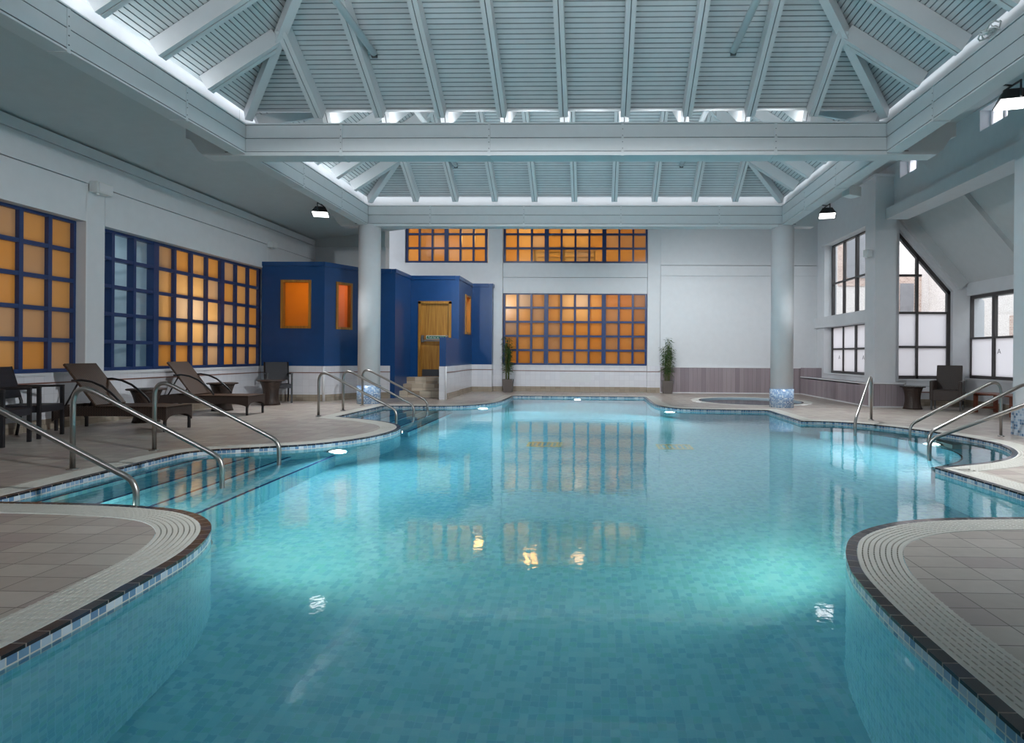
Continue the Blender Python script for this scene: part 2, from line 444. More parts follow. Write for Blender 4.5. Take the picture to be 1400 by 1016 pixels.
JC = Vector((3.85, 14.95)); JR = 1.2
jac = [Vector((JC.x+JR*math.cos(a*2*PI/72), JC.y+JR*math.sin(a*2*PI/72))) for a in range(72)]
def jo(r): return [Vector((JC.x+r*math.cos(a*2*PI/72), JC.y+r*math.sin(a*2*PI/72))) for a in range(72)]
deck_rect = [(-8.2, -3.2), (8.9, -3.2), (8.9, 19.), (-8.2, 19.)]
deck = loop_face(deck_rect, 0., 'floor', M['deck'], holes=([tuple(p) for p in l2], [tuple(p) for p in jo(JR+.24)]))
struct(deck, 'beige and pinkish grey rectangular floor tiles around the pool')

# spa pool
spa = empty('spa_pool', (JC.x, JC.y, 0), label='small round spa pool with white rim set in the floor before the far wall', cat='spa pool')
def jring(mb, r0, z0, r1, z1, m=0):
    n = 72
    for i in range(n):
        a0 = 2*PI*i/n; a1 = 2*PI*(i+1)/n; R = JR
        mb.quad((r0*math.cos(a0), r0*math.sin(a0), z0), (r0*math.cos(a1), r0*math.sin(a1), z0), (r1*math.cos(a1), r1*math.sin(a1), z1), (r1*math.cos(a0), r1*math.sin(a0), z1), m,
                ((a0*R, z0), (a1*R, z0), (a1*R, z1+r1-r0), (a0*R, z1+r1-r0)))
mb = MB(); jring(mb, JR+.05, .003, JR+.245, .003); jring(mb, JR+.05, .003, JR+.05, -.02); mb.build('rim', M['grate'], spa)
mb = MB(); jring(mb, JR, .003, JR+.05, .003); mb.build('edge_tile', M['black_tile'], spa)
mb = MB(); jring(mb, JR, .003, JR, -.9); jring(mb, JR, -.9, .01, -.9); mb.build('basin', M['pot_light'], spa)
wj = loop_face([(JR*math.cos(a*2*PI/72), JR*math.sin(a*2*PI/72)) for a in range(72)], -.03, 'spa_water', M['water']); wj.parent = spa

# submerged steps
def steps(name, xs, y0, y1, zs, label, flip=1):
    o = empty(name, label=label); o['kind'] = 'structure'
    for k, (xa, z) in enumerate(zip(xs, zs)):
        mb = MB(); xb = xs[0]-flip*.3
        mb.box(min(xa, xb), max(xa, xb), y0, y1, z-.15 if k < len(xs)-1 else DEPTH, z)
        st = mb.build('tread', M['pool_floor'], o)
        mb = MB(); mb.box(xa-.03, xa+.005, y0, y1, z+.001, z+.006) if flip > 0 else mb.box(xa-.005, xa+.03, y0, y1, z+.001, z+.006)
        mb.build('nosing', M['blue_frame'], o)
    return o
steps('pool_steps', [-4.35, -3.97, -3.6, -3.2], 4.2, 7.35, [-.2, -.36, -.52, -.68], 'submerged steps with dark nosings in the near left bay of the pool')
steps('pool_steps', [-4.2, -3.9, -3.6, -3.3, -3.0], 9.6, 12.66, [-.2, -.36, -.52, -.68, -.84], 'submerged steps with dark nosings in the far left bay of the pool')
# right bay: seat ledge along the curved wall, and the little box ledge
o = empty('pool_ledge', label='submerged seat ledge curving round the right bay of the pool'); o['kind'] = 'structure'
arc = [p for p in LOOP if p.x > 3.5 and 6.2 < p.y < 10.4]
cen = Vector((4.0, 8.3))
mb = MB()
for a, b in zip(arc[:-1], arc[1:]):
    ia = a+(cen-a).normalized()*.55; ib = b+(cen-b).normalized()*.55
    mb.quad((a.x, a.y, -.45), (b.x, b.y, -.45), (ib.x, ib.y, -.45), (ia.x, ia.y, -.45))
    mb.quad((ia.x, ia.y, -.45), (ib.x, ib.y, -.45), (ib.x, ib.y, DEPTH), (ia.x, ia.y, DEPTH))
mb.build('seat_ledge', M['pool_floor'], o)
mb = MB()
for a, b in zip(arc[:-1], arc[1:]):
    ia = a+(cen-a).normalized()*.53; ib = b+(cen-b).normalized()*.53; ja = a+(cen-a).normalized()*.56; jb = b+(cen-b).normalized()*.56
    mb.quad((ia.x, ia.y, -.444), (ib.x, ib.y, -.444), (jb.x, jb.y, -.444), (ja.x, ja.y, -.444))
mb.build('nosing', M['black_frame'], o)
mb = MB(); mb.box(4.76, 5.25, 8.1, 8.75, -.9, -.075); mb.build('box_ledge', M['mosaic_line'], o)

# ------------------------------------------------------------------ walls
XL = -7.72; XG = -7.92          # left wall face, left glass
Y0 = -3.0
def wallbox(name, *b, mat='paint', label=None, parent=None):
    mb = MB(); mb.box(*b); o = mb.build(name, M[mat], parent)
    if not parent: struct(o, label)
    return o
# left wall: dado, panels around the windows, fascia bands, piers
wl = empty('wall_left', label='long pale wall on the left with blue windows'); wl['kind'] = 'structure'
W1 = (5.3, 8.88); W2 = (9.24, 13.9); ZB = .80; ZT = 3.08
def L(n, *b, mat='paint'): return wallbox(n, *b, mat=mat, parent=wl)
L('dado', XL-.3, XL, Y0, 16.4, 0, .76, mat='dado')
L('base_tiles', XL, XL+.012, Y0, 13.7, 0, .15, mat='base_tile')
L('stripe', XL, XL+.008, Y0, 13.7, .648, .668, mat='brown_strip')
L('sill', XL-.3, XL+.02, Y0, 13.7, .76, ZB)
L('panel', XL-.3, XL, Y0, W1[0], ZB, 3.66)
L('panel', XL-.3, XL+.0, W1[1], W2[0], ZB, 3.66)
L('panel', XL-.3, XL, W2[1], 16.4, ZB, 3.66)
L('lintel_panel', XL-.3, XL+.012, Y0, W1[1]+.005, ZT, 3.65)
L('lintel_panel', XL-.3, XL+.012, W2[0]-.005, W2[1]-.0, ZT, 3.65)
L('fascia', XL-.3, XL+.03, Y0, 16.4, 3.66, 4.04)
L('fascia', XL-.3, XL+.045, Y0, 16.4, 4.05, 4.2)
L('corner_bead', XL, XL+.012, W1[1], W1[1]+.02, ZB, 3.65, mat='trim_white')
L('corner_bead', XL, XL+.012, W2[1], W2[1]+.02, ZB, 3.65, mat='trim_white')

def lattice(name, origin, ux, cols, rows, pitch, z0, panes, framemat, label, bar=.06, thick=.125, depth=.12, rowh=None, glassoff=.0, seed=1, frames=None, clearcols=()):
    """cols: list of pane counts per sash. ux: unit direction along the window; normal points into the hall"""
    rnd = random.Random(seed)
    o = empty(name, origin, label=label); o['kind'] = 'structure'
    ux = Vector(ux); nrm = Vector((0, 0, 1)).cross(ux)   # depth direction
    rowh = rowh or pitch
    fr = MB(); gl = MB(); cl = MB(); x = 0.; hgt = rowh*rows
    Mx = Matrix((ux, nrm, Vector((0, 0, 1)))).transposed().to_4x4()
    d = depth
    fr.box(-.02, .05, -d/2, d/2, z0, z0+hgt, M=Mx)
    ci = 0
    total = sum(cols)*pitch+(len(cols)-1)*(thick-bar)
    for s, n in enumerate(cols):
        for k in range(n):
            xc = x+pitch*(k+1)
            w = thick if (k == n-1 and s < len(cols)-1) else bar
            if k == n-1 and s == len(cols)-1: fr.box(total-.05, total+.02, -d/2, d/2, z0, z0+hgt, M=Mx)
            elif k == n-1: fr.box(xc-bar/2, xc-bar/2+thick, -d/2-.006, d/2+.006, z0, z0+hgt, M=Mx)
            else: fr.box(xc-bar/2, xc+bar/2, -d/2, d/2, z0, z0+hgt, M=Mx)
            for r in range(rows):
                tgt = cl if ci in clearcols else gl
                a = x+pitch*k; b = a+pitch
                p = [Mx @ Vector(q) for q in ((a, glassoff, z0+rowh*r), (b, glassoff, z0+rowh*r), (b, glassoff, z0+rowh*(r+1)), (a, glassoff, z0+rowh*(r+1)))]
                q = rnd.random(); tgt.quad(*[tuple(v) for v in p], 0 if tgt is cl else (0 if q < .45 else (1 if q < .78 else 2)))
            ci += 1
        x += n*pitch+(thick-bar)
    for r in range(rows+1):
        e = .035 if r in (0, rows) else bar/2
        fr.box(-.02, total+.02, -d/2+.004, d/2-.004, z0+rowh*r-e, z0+rowh*r+e, M=Mx)
    fr.build('window_frame', framemat, o)
    if gl.v: gl.build('glass_pane', panes, o)
    if cl.v: cl.build('clear_pane', M['clear'], o)
    return o
# the direction +Y with normal (z cross y) = -X : depth symmetric so fine
lattice('window_1', (XG, 5.32, 0), (0, 1, 0), [4, 4], 5, .438, .82, ORANGE, M['blue_frame'], 'blue framed grid window with amber frosted panes at the left edge', rowh=.45, seed=3)
lattice('window_2', (XG, 9.12, 0), (0, 1, 0), [3, 4, 3], 5, .462, .82, ORANGE, M['blue_frame'], 'long blue grid window with clear left panes and amber right panes in the left wall', rowh=.45, seed=5, clearcols=(0, 1, 2))
# rooms behind the left windows (each with a warm lamp)
def room(name, x0, x1, y0, y1, z0, z1, mat, open_side, label):
    mb = MB(); t_ = .05
    sides = {'x1': ((x0-t_, x0, y0, y1), (x0, x1, y0-t_, y0), (x0, x1, y1, y1+t_)), 'y0': ((x0, x1, y1, y1+t_), (x0-t_, x0, y0, y1), (x1, x1+t_, y0, y1))}[open_side]
    for a in sides: mb.box(a[0], a[1], a[2], a[3], z0, z1)
    mb.box(x0, x1, y0, y1, z0-t_, z0); mb.box(x0, x1, y0, y1, z1, z1+t_)
    return struct(mb.build(name, M[mat]), label)
room('wall_warm_room', -10.2, XL-.3, 5.0, 8.95, .0, 3.4, 'room_orange', 'x1', 'warm lit room behind the leftmost window')
room('wall_warm_corridor', -10.2, XL-.3, 10.75, 14.2, .0, 3.4, 'room_orange', 'x1', 'warm lit room behind the long left window')
room('wall_pale_room', -10.4, XL-.3, 9.05, 10.65, .0, 3.4, 'room_white', 'x1', 'pale blue room behind the clear panes of the left window')

# far wall with two windows low, two high
wf = empty('wall_far', label='pale far wall with amber lit grid windows'); wf['kind'] = 'structure'
def Fw(n, *b, mat='paint'): return wallbox(n, *b, mat=mat, parent=wf)
YW = 18.2
Fw('dado', -3.3, 1.6, YW, YW+.35, 0, .76, mat='dado'); Fw('base_tiles', -3.0, 1.6, YW-.012, YW, 0, .15, mat='base_tile')
Fw('stripe', -3.0, 1.6, YW-.008, YW, .615, .635, mat='brown_strip'); Fw('sill', -3.3, 1.6, YW-.02, YW+.3, .76, .80)
Fw('panel', -8.3, -2.8, YW, YW+.35, 0, 3.9); Fw('panel', -8.3, -5.82, YW, YW+.35, 3.9, 5.6)
Fw('panel', -2.8, 1.58, YW, YW+.35, 2.98, 3.46); Fw('panel', -2.8, 1.58, YW-.012, YW+.35, 3.47, 3.9)
Fw('panel', -5.82, 1.58, YW, YW+.35, 5.22, 5.6)
Fw('pilaster', -3.24, -2.8, YW-.15, YW+.35, .8, 5.6); Fw('pilaster', 1.58, 1.96, YW-.15, YW+.35, .8, 5.6)
Fw('pilaster_base', -3.26, -2.79, YW-.17, YW+.3, 0, .8, mat='dado'); Fw('pilaster_base', 1.575, 1.97, YW-.17, YW+.3, 0, .8, mat='dado')
Fw('base_tiles', -3.27, -2.78, YW-.18, YW, 0, .15, mat='base_tile'); Fw('base_tiles', 1.57, 1.975, YW-.18, YW, 0, .15, mat='base_tile')
Fw('stripe', 1.57, 1.975, YW-.176, YW, .615, .635, mat='brown_strip')
Fw('panel', 1.96, 7.0, 18.0, 18.55, 0, 3.5); Fw('panel', 1.96, 2.25, 17.985, 18.1, .78, 3.5)
Fw('ledge', 1.96, 7.0, 17.96, 18.55, 3.5, 3.80); Fw('panel', 1.96, 7.0, 18.0, 18.55, 3.82, 5.6)
Fw('plank_dado', 1.97, 6.6, 17.94, 18.0, 0.02, .76, mat='plank'); Fw('plank_trim', 1.97, 6.6, 17.93, 18.0, .76, .785, mat='trim_white'); Fw('plank_trim', 1.97, 6.6, 17.925, 18.0, 0, .025, mat='trim_white')
Fw('access_panel', -1.05, -.1, YW-.004, YW, .28, .58, mat='paint')
lattice('window_3', (-2.785, YW+.1, 0), (1, 0, 0), [3, 4, 3], 5, .4226, .82, ORANGE, M['blue_frame'], 'blue grid window with amber panes low in the far wall', rowh=.432, seed=11)
lattice('window_4', (-2.785, YW+.1, 0), (1, 0, 0), [3, 4, 3], 3, .4226, 3.93, AMBER, M['blue_frame'], 'blue grid window with bright amber panes high in the far wall', rowh=.428, seed=12)
lattice('window_5', (-5.79, YW+.1, 0), (1, 0, 0), [3, 3], 3, .40, 3.93, AMBER, M['blue_frame'], 'shorter blue grid window high in the far wall above the blue cabin', rowh=.428, seed=13)
room('wall_lit_room', -3.2, 1.9, YW+.35, 21.5, 0, 3.2, 'room_orange', 'y0', 'warm room behind the low far window')
room('wall_upper_room', -6.2, 1.9, YW+.35, 21.5, 3.3, 5.6, 'room_orange', 'y0', 'warm room behind the high far windows')
# back wall above the cabin
wallbox('wall_recess', -7.9, -5.75, 16.3, 16.6, 3.0, 4.03, label='short pale wall above the blue cabin')
wallbox('wall_recess_upper', -7.9, -5.75, 16.25, 16.6, 4.03, 5.6, mat='paint_warm', label='upper part of the wall above the blue cabin')

# blue cabin: stepped plan
CAB = [(XL, 13.7), (-6.25, 13.7), (-5.67, 14.8), (-4.97, 14.8), (-4.97, 16.05), (-3.66, 16.05), (-3.66, 17.78), (-3.06, 17.78), (-3.06, 17.9)]
CZ = 3.22; DZ = .81
def along(mb, p, q, z0, z1, th, s0=0., s1=1., m=0, out=0.):
    """wall slab between plan points p and q (from fraction s0 to s1), pushed out by `out`"""
    a = Vector((*p, 0)); b = Vector((*q, 0)); d = b-a; n = Vector((d.y, -d.x, 0)).normalized()
    A = a+d*s0+n*out-d.normalized()*out; Bv = a+d*s1+n*out+d.normalized()*out
    mb.bar((A.x-n.x*th/2, A.y-n.y*th/2, (z0+z1)/2), (Bv.x-n.x*th/2, Bv.y-n.y*th/2, (z0+z1)/2), th, z1-z0)
cab = empty('wall_cabin', label='stepped dark blue partition walls of the cabin at the far left corner'); cab['kind'] = 'structure'
holes = {0: (.31, .79, 1.68, 2.8), 1: (.25, .62, 1.68, 2.8), 4: (.18, .83, .495, 2.52), 5: (.45, .83, 1.68, 2.8)}
for i, (p, q) in enumerate(zip(CAB[:-1], CAB[1:])):
    low = 0. if i in (3, 4) else DZ
    dv = (Vector(q)-Vector(p)); ln = dv.length; dv.normalize()
    e0 = .12 if i in (2, 4, 6) else 0.; e1 = {2: -.12, 4: -.12, 6: -.12, 1: .12, 3: .12, 5: .12, 7: .12}.get(i, 0.)
    hole = None
    if i in holes: hole = ((holes[i][0]*ln+e0)/(ln+e0+e1), (holes[i][1]*ln+e0)/(ln+e0+e1))+holes[i][2:]
    p = tuple(Vector(p)-dv*e0); q = tuple(Vector(q)+dv*e1)
    mb = MB()
    if hole:
        s0, s1, a, b = hole
        along(mb, p, q, low, CZ, .12, 0, s0); along(mb, p, q, low, CZ, .12, s1, 1)
        if a > low: along(mb, p, q, low, a, .12, s0, s1)
        along(mb, p, q, b, CZ, .12, s0, s1)
    else: along(mb, p, q, low, CZ, .12)
    mb.build('wall_face', M['blue'], cab)
    mb = MB(); along(mb, p, q, CZ-.1, CZ, .03, 0, 1, 0, .025); mb.build('cornice', M['blue'], cab)
    if low:
        mb = MB(); along(mb, p, q, 0, DZ, .12); mb.build('dado', M['dado'], cab)
        mb = MB(); along(mb, p, q, .648, .668, .12, 0, 1, 0, .006); mb.build('stripe', M['brown_strip'], cab)
        mb = MB(); along(mb, p, q, 0, .15, .12, 0, 1, 0, .01); mb.build('base_tiles', M['base_tile'], cab)
mb = MB(); mb.lathe([(.03, 0), (.03, .81)], 12, (-6.25, 13.69, 0)); mb.build('corner_bead', M['trim_white'], cab)
mb = MB(); mb.prism([(XL, 13.75)]+[(x, y+.05) for x, y in CAB[1:-1]]+[(-3.1, 18.2), (XL, 18.2)], CZ-.06, CZ-.02); mb.build('roof', M['paint_warm'], cab)
# cabin windows: oak frames with warm panes
def cabin_window(name, p, q, s0, s1, z0, z1, label, mat):
    a = Vector((*p, 0)); b = Vector((*q, 0)); d = b-a; n = Vector((d.y, -d.x, 0)).normalized(); L_ = d.length
    A = a+d*s0; W = L_*(s1-s0); o = empty(name, A, label=label); o['kind'] = 'structure'
    ux = d.normalized(); Mx = Matrix((ux, -n, Vector((0, 0, 1)))).transposed().to_4x4()
    fr = MB(); w = .055
    fr.box(0, w, -.03, .12, z0, z1, M=Mx); fr.box(W-w, W, -.03, .12, z0, z1, M=Mx); fr.box(w, W-w, -.03, .12, z0, z0+w, M=Mx); fr.box(w, W-w, -.03, .12, z1-w, z1, M=Mx)
    fr.build('window_frame', M['oak'], o)
    g = MB(); g.box(w, W-w, .08, .09, z0+w, z1-w, M=Mx); g.build('glass_pane', mat, o)
    return o
cp = frosted('cabin_pane', (226, 166, 84), .1)
cp2 = frosted('cabin_pane_rose', (212, 150, 108), .1)
cabin_window('window_6', CAB[0], CAB[1], .31, .79, 1.68, 2.8, 'large oak framed window with glowing amber glass on the front of the blue cabin', cp)
cabin_window('window_7', CAB[1], CAB[2], .25, .62, 1.68, 2.8, 'narrow oak framed window on the slanted face of the blue cabin', cp2)
cabin_window('window_8', CAB[5], CAB[6], .45, .83, 1.68, 2.8, 'narrow oak framed window on the far return of the blue cabin', cp)
# door
DX0, DX1 = -4.735, -3.88
dr = empty('door_1', (0, 16.05, .495), label='oak door with push bar at the top of the tiled steps'); dr['kind'] = 'structure'
mb = MB(); mb.box(DX0-.02, DX0+.05, -.03, .12, 0, 2.03); mb.box(DX1-.05, DX1+.02, -.03, .12, 0, 2.03); mb.box(DX0-.02, DX1+.02, -.03, .12, 1.97, 2.04); mb.build('door_frame', M['oak'], dr)
mb = MB(); mb.box(DX0+.05, DX1-.05, .04, .09, 0.005, 1.97); lf = mb.build('door_leaf', M['oak'], dr)
mb = MB(); mb.box(DX0+.08, DX1-.08, .03, .04, .02, .2); mb.build('kick_plate', M['dark_plastic'], dr)
mb = MB(); mb.box(DX0+.07, DX0+.13, -.04, .04, .93, 1.12); mb.box(DX1-.13, DX1-.07, -.04, .04, .93, 1.12); mb.box(DX0+.07, DX1-.07, -.05, -.01, .955, 1.0); mb.build('push_bar', M['steel'], dr)
sg = empty('door_sign', (-4.27, 16.06, 1.56), label='green sign with white words above the push bar of the oak door', cat='sign')
mb = MB(); mb.box(-.27, .27, -.006, .0, -.05, .05); mb.build('border', M['trim_white'], sg)
mb = MB(); mb.box(-.255, .255, -.009, -.006, -.038, .038); mb.build('panel', plain('sign_green', (18, 98, 62), .4), sg)
def text(body, size, loc, rot, mat, parent, name='lettering'):
    cu = bpy.data.curves.new(name, 'FONT'); cu.body = body; cu.size = size; cu.align_x = 'CENTER'; cu.align_y = 'CENTER'; cu.extrude = .001
    o = bpy.data.objects.new(name, cu); COL.objects.link(o); bpy.context.view_layer.update()
    me = bpy.data.meshes.new_from_object(o.evaluated_get(bpy.context.evaluated_depsgraph_get())); bpy.data.objects.remove(o)
    me.materials.clear(); me.materials.append(mat)
    o = bpy.data.objects.new(name, me); COL.objects.link(o); o.location = loc; o.rotation_euler = rot; o.parent = parent; return o
text('Push bar to open', .062, (0, -.012, 0), (PI/2, 0, 0), M['trim_white'], sg)
# steps to the door
mb = MB()
for k, y in enumerate((15.15, 15.45, 15.75)): mb.box(-4.97 if k else -5.1, -3.78, y, 16.05, .165*k, .165*(k+1))
struct(mb.build('floor_steps', M['step_tile']), 'three beige tiled steps up to the oak door')
# low partition in front of the door
pt = empty('wall_partition', label='low blue and white partition beside the door steps'); pt['kind'] = 'structure'
mb = MB(); mb.box(-3.78, -3.62, 14.52, 16.05, DZ, 1.52); mb.build('wall_face', M['blue'], pt)
mb = MB(); mb.box(-3.785, -3.615, 14.515, 16.0, 0, DZ); mb.build('dado', M['dado'], pt)
mb = MB(); mb.box(-3.6125, -3.605, 14.6, 16.0, .648, .668); mb.build('stripe', M['brown_strip'], pt)
mb = MB(); mb.box(-3.6125, -3.6, 14.6, 16.0, 0, .15); mb.build('base_tiles', M['base_tile'], pt)
mb = MB(); mb.lathe([(.022, 0), (.022, .81)], 12, (-3.62, 14.515, 0)); mb.build('corner_bead', M['trim_white'], pt)

# right side: wall with tall window, pillar, garden room bay
XR = 6.6
wr = empty('wall_right', label='pale right wall with tall dark framed windows'); wr['kind'] = 'structure'
def R(n, *b, mat='paint'): return wallbox(n, *b, mat=mat, parent=wr)
WY0, WY1 = 14.5, 17.46
R('panel', XR, XR+.35, WY1, 18.3, 0, 5.6); R('panel', XR, XR+.35, 13.9, WY0, 0, 5.6)
R('panel', XR, XR+.35, WY0, WY1, 0, .62); R('sill', XR-.02, XR+.3, WY0, WY1, .62, .65)
R('panel', XR, XR+.35, WY0, WY1, 4.36, 5.6); R('transom_beam', XR-.08, XR+.35, WY0, WY1+.6, 1.95, 2.25)
R('transom_rail', XR-.04, XR+.3, WY0, WY1+.2, 4.3, 4.42)
R('pillar', 6.2, 6.66, 13.46, 13.95, 0.0, 5.1); R('pillar_cap', 6.15, 6.7, 13.42, 14.0, 5.1, 5.16)
# upper wall above the long beam with clerestory windows
zc0, zc1 = 5.0, 5.36
segs = [(Y0, 6.9), (7.6, 9.8), (10.5, 12.5), (13.2, 13.95)]
for a, b in segs: R('panel', XR, XR+.3, a, b, 4.38, 5.6)
for a, b in ((6.9, 7.6), (9.8, 10.5), (12.5, 13.2)):
    R('panel', XR, XR+.3, a, b, 4.38, zc0); R('panel', XR, XR+.3, a, b, zc1, 5.6)
    w_o = empty('window_%d' % (12+int(a)), (XR+.2, a, zc0), label='small high window below the roof in the right wall'); w_o['kind'] = 'structure'
    mb = MB(); mb.box(-.03, .03, 0, .04, 0, zc1-zc0); mb.box(-.03, .03, b-a-.04, b-a, 0, zc1-zc0); mb.box(-.03, .03, (b-a)/2-.02, (b-a)/2+.02, 0, zc1-zc0); mb.build('window_frame', M['trim_white'], w_o)
    mb = MB(); mb.box(-.005, .005, 0, b-a, 0, zc1-zc0); mb.build('glass_pane', M['frost_white'], w_o)
R('long_beam', 6.42, 6.9, Y0, 13.46, 4.16, 4.4)
def wframe(name, origin, ux, W, z0, z1, vs, hs, label, mat, frost_below=None, bar=.045, edge=.07):
    o = empty(name, origin, label=label); o['kind'] = 'structure'
    ux = Vector(ux); nrm = Vector((0, 0, 1)).cross(ux); Mx = Matrix((ux, nrm, Vector((0, 0, 1)))).transposed().to_4x4()
    fr = MB(); d = .04
    fr.box(0, edge, -d, d, z0, z1, M=Mx); fr.box(W-edge, W, -d, d, z0, z1, M=Mx); fr.box(edge, W-edge, -d, d, z0, z0+edge, M=Mx); fr.box(edge, W-edge, -d, d, z1-edge, z1, M=Mx)
    for v, w in vs: fr.box(v-w/2, v+w/2, -d+.003, d-.003, z0+edge, z1-edge, M=Mx)
    for h in hs: fr.box(edge, W-edge, -d+.006, d-.006, h-bar/2, h+bar/2, M=Mx)
    fr.build('window_frame', mat, o)
    fb = frost_below if frost_below is not None else z0
    if fb > z0:
        g = MB(); g.box(edge, W-edge, -.006, .006, z0+edge, fb, M=Mx); g.build('frosted_pane', M['frost_white'], o)
    if fb < z1:
        g = MB(); g.box(edge, W-edge, -.006, .006, fb, z1-edge, M=Mx); g.build('clear_pane', M['clear'], o)
    return o
XRG = 6.85
wframe('window_9', (XRG, WY0, 0), (0, 1, 0), WY1-WY0, .65, 2.0, [(.57, .05), (1.37, .1), (2.17, .05)], [1.33], 'lower dark framed window with white frosted panes above the plank bench', M['grey_frame'], frost_below=2.0)
wframe('window_10', (XRG, WY0, 0), (0, 1, 0), WY1-WY0, 2.22, 4.33, [(.57, .05), (1.37, .1), (2.17, .05)], [3.2], 'upper dark framed window with clear panes in the right wall', M['grey_frame'], frost_below=2.22)
def emblem(x, y, z, axis, par_name):
    mb = MB(); w = .05
    for a, b in (((-w, 0), (0, 2*w)), ((0, 2*w), (w, 0)), ((-w*.6, w*.6), (w*.6, w*.6))):
        if axis == 'y': mb.bar((0, a[0], a[1]), (0, b[0], b[1]), .004, .012, (0, -(b[1]-a[1]), b[0]-a[0]))
        else: mb.bar((a[0], 0, a[1]), (b[0], 0, b[1]), .004, .012, (-(b[1]-a[1]), 0, b[0]-a[0]))
    o = mb.build('emblem', M['grey_pane'], bpy.data.objects[par_name]); pl = o.parent.location; o.location = (x-pl[0], y-pl[1], z-pl[2]); return o
emblem(6.838, 16.95, 1.05, 'y', 'window_9'); emblem(6.838, 15.45, 1.05, 'y', 'window_9')
# plank bench along the right wall
be = empty('bench', (6.1, 13.46, 0), label='long grey plank clad bench box along the right wall below the window', cat='bench')
mb = MB(); mb.box(0, .03, 0, 4.46, .025, .5); mb.build('front_panel', M['plank'], be)
mb = MB(); mb.box(0, .5, .5, 4.46, .47, .5); mb.build('seat', M['plank'], be)
mb = MB(); mb.box(-.012, .03, 0, 4.46, 0, .025); mb.box(-.012, .03, 0, 4.46, .5, .525); mb.box(-.012, .03, -.014, .03, 0, .525); mb.build('edge_trim', M['trim_white'], be)
mb = MB(); mb.box(0.0, .5, 4.15, 4.46, .5, .78); mb.build('end_box', M['plank'], be)
# clad base of the pillar, slanted end
mb = MB(); q_ = [(0, 0), (.8, 0), (.7, .5), (0, .5)]
mb.v += [(x, -.04, z) for x, z in q_]+[(x, 0, z) for x, z in q_]
for q in ((0, 1, 2, 3), (7, 6, 5, 4), (0, 4, 5, 1), (1, 5, 6, 2), (2, 6, 7, 3), (3, 7, 4, 0)): mb.face(q)
pb = mb.build('pillar_base', M['plank']); pb.location = (6.13, 13.45, .01); struct(pb, 'plank clad base panel at the foot of the pillar')
mb = MB(); mb.bar((-.01, 0, 0), (.84, 0, 0), .05, .025); mb.bar((0, 0, 0), (0, 0, .53), .05, .025, (1, 0, 0)); mb.bar((0, 0, .52), (.73, 0, .52), .05, .025); mb.bar((.81, 0, 0), (.71, 0, .53), .05, .025, (1, 0, 0))
pb2 = mb.build('trim_4', M['trim_white']); pb2.location = (6.13, 13.405, .012); struct(pb2)

# garden-room bay: gable wall with raked window, side wall with windows, sloping ceiling
XS = 8.5; YG = 13.95
def slope(x): return 5.05-1.18*(x-6.6)
gb = empty('wall_gable', label='gable wall of the right bay with a raked window'); gb['kind'] = 'structure'
gx0, gx1, gz0 = 6.7, 8.2, .60
def gtop(x): return 2.63+1.16*(8.2-x)
mb = MB()
def gpoly(poly):
    n = len(mb.v); k = len(poly)
    mb.v += [(x, YG, z) for x, z in poly]+[(x, YG+.3, z) for x, z in poly]
    mb.face(tuple(n+i for i in range(k))); mb.face(tuple(n+k+i for i in reversed(range(k))))
    for i in range(k):
        j = (i+1) % k; mb.face((n+j, n+i, n+k+i, n+k+j))
gpoly([(6.6, .0), (8.9, .0), (8.9, gz0), (6.6, gz0)]); gpoly([(gx1, gz0), (8.9, gz0), (8.9, 2.4), (XS, slope(XS)), (gx1, gtop(gx1))]); gpoly([(gx0, gtop(gx0)), (gx1, gtop(gx1)), (XS, slope(XS)), (XS, slope(XS)+.3), (6.6, 5.3), (6.6, gtop(6.6))])
mb.build('gable', M['paint'], gb)
mb = MB(); mb.box(6.66, 8.5, YG-.012, YG, 0, .15); mb.build('base_tiles', M['base_tile'], gb)
mb = MB(); mb.box(6.66, 8.5, YG-.008, YG, .3, .325); mb.build('stripe', M['brown_strip'], gb)
mb = MB(); mb.box(6.66, 8.5, YG-.03, YG+.2, .57, .61); mb.build('sill', M['trim_white'], gb)
mb = MB(); a = Vector((6.75, YG-.05, slope(6.75)-.14)); b = Vector((8.42, YG-.05, slope(8.42)-.14)); mb.bar(a, b, .1, .3, (1.18, 0, 1)); mb.build('raking_trim', M['paint_warm'], gb)
o = empty('window_11', (0, YG+.15, 0), label='dark framed raked window in the gable of the right bay'); o['kind'] = 'structure'
fr = MB(); d = .04; e = .075
fr.box(gx0, gx1, -d, d, gz0+.01, gz0+.01+e); fr.box(gx1-e, gx1, -d, d, gz0, gtop(gx1-e)); fr.box(7.45-.025, 7.45+.025, -d, d, gz0, gtop(7.45)); fr.box(6.75, 6.8, -d, d, gz0, gtop(6.8)-.05)
for z in (1.35, 2.14): fr.box(gx0, gx1-e, -d+.004, d-.004, z-.025, z+.025)
fr.box(gx0, 7.55, -d+.004, d-.004, 2.98, 3.03)
fr.bar((gx0, 0, gtop(gx0)-.05), (gx1, 0, gtop(gx1)-.05), .08, .1, (1.16, 0, 1))
fr.build('window_frame', M['grey_frame'], o)
g = MB(); g.box(gx0, gx1-e, -.005, .005, gz0, 2.14); g.build('frosted_pane', M['frost_white'], o)
g = MB(); n = len(g.v); g.v += [(gx0, 0, 2.16), (gx1-e, 0, 2.16), (gx1-e, 0, gtop(gx1-e)), (gx0, 0, gtop(gx0))]; g.face((0, 1, 2, 3)); g.build('clear_pane', M['clear'], o)
sd = empty('wall_bay', label='low side wall of the right bay under the sloping ceiling'); sd['kind'] = 'structure'
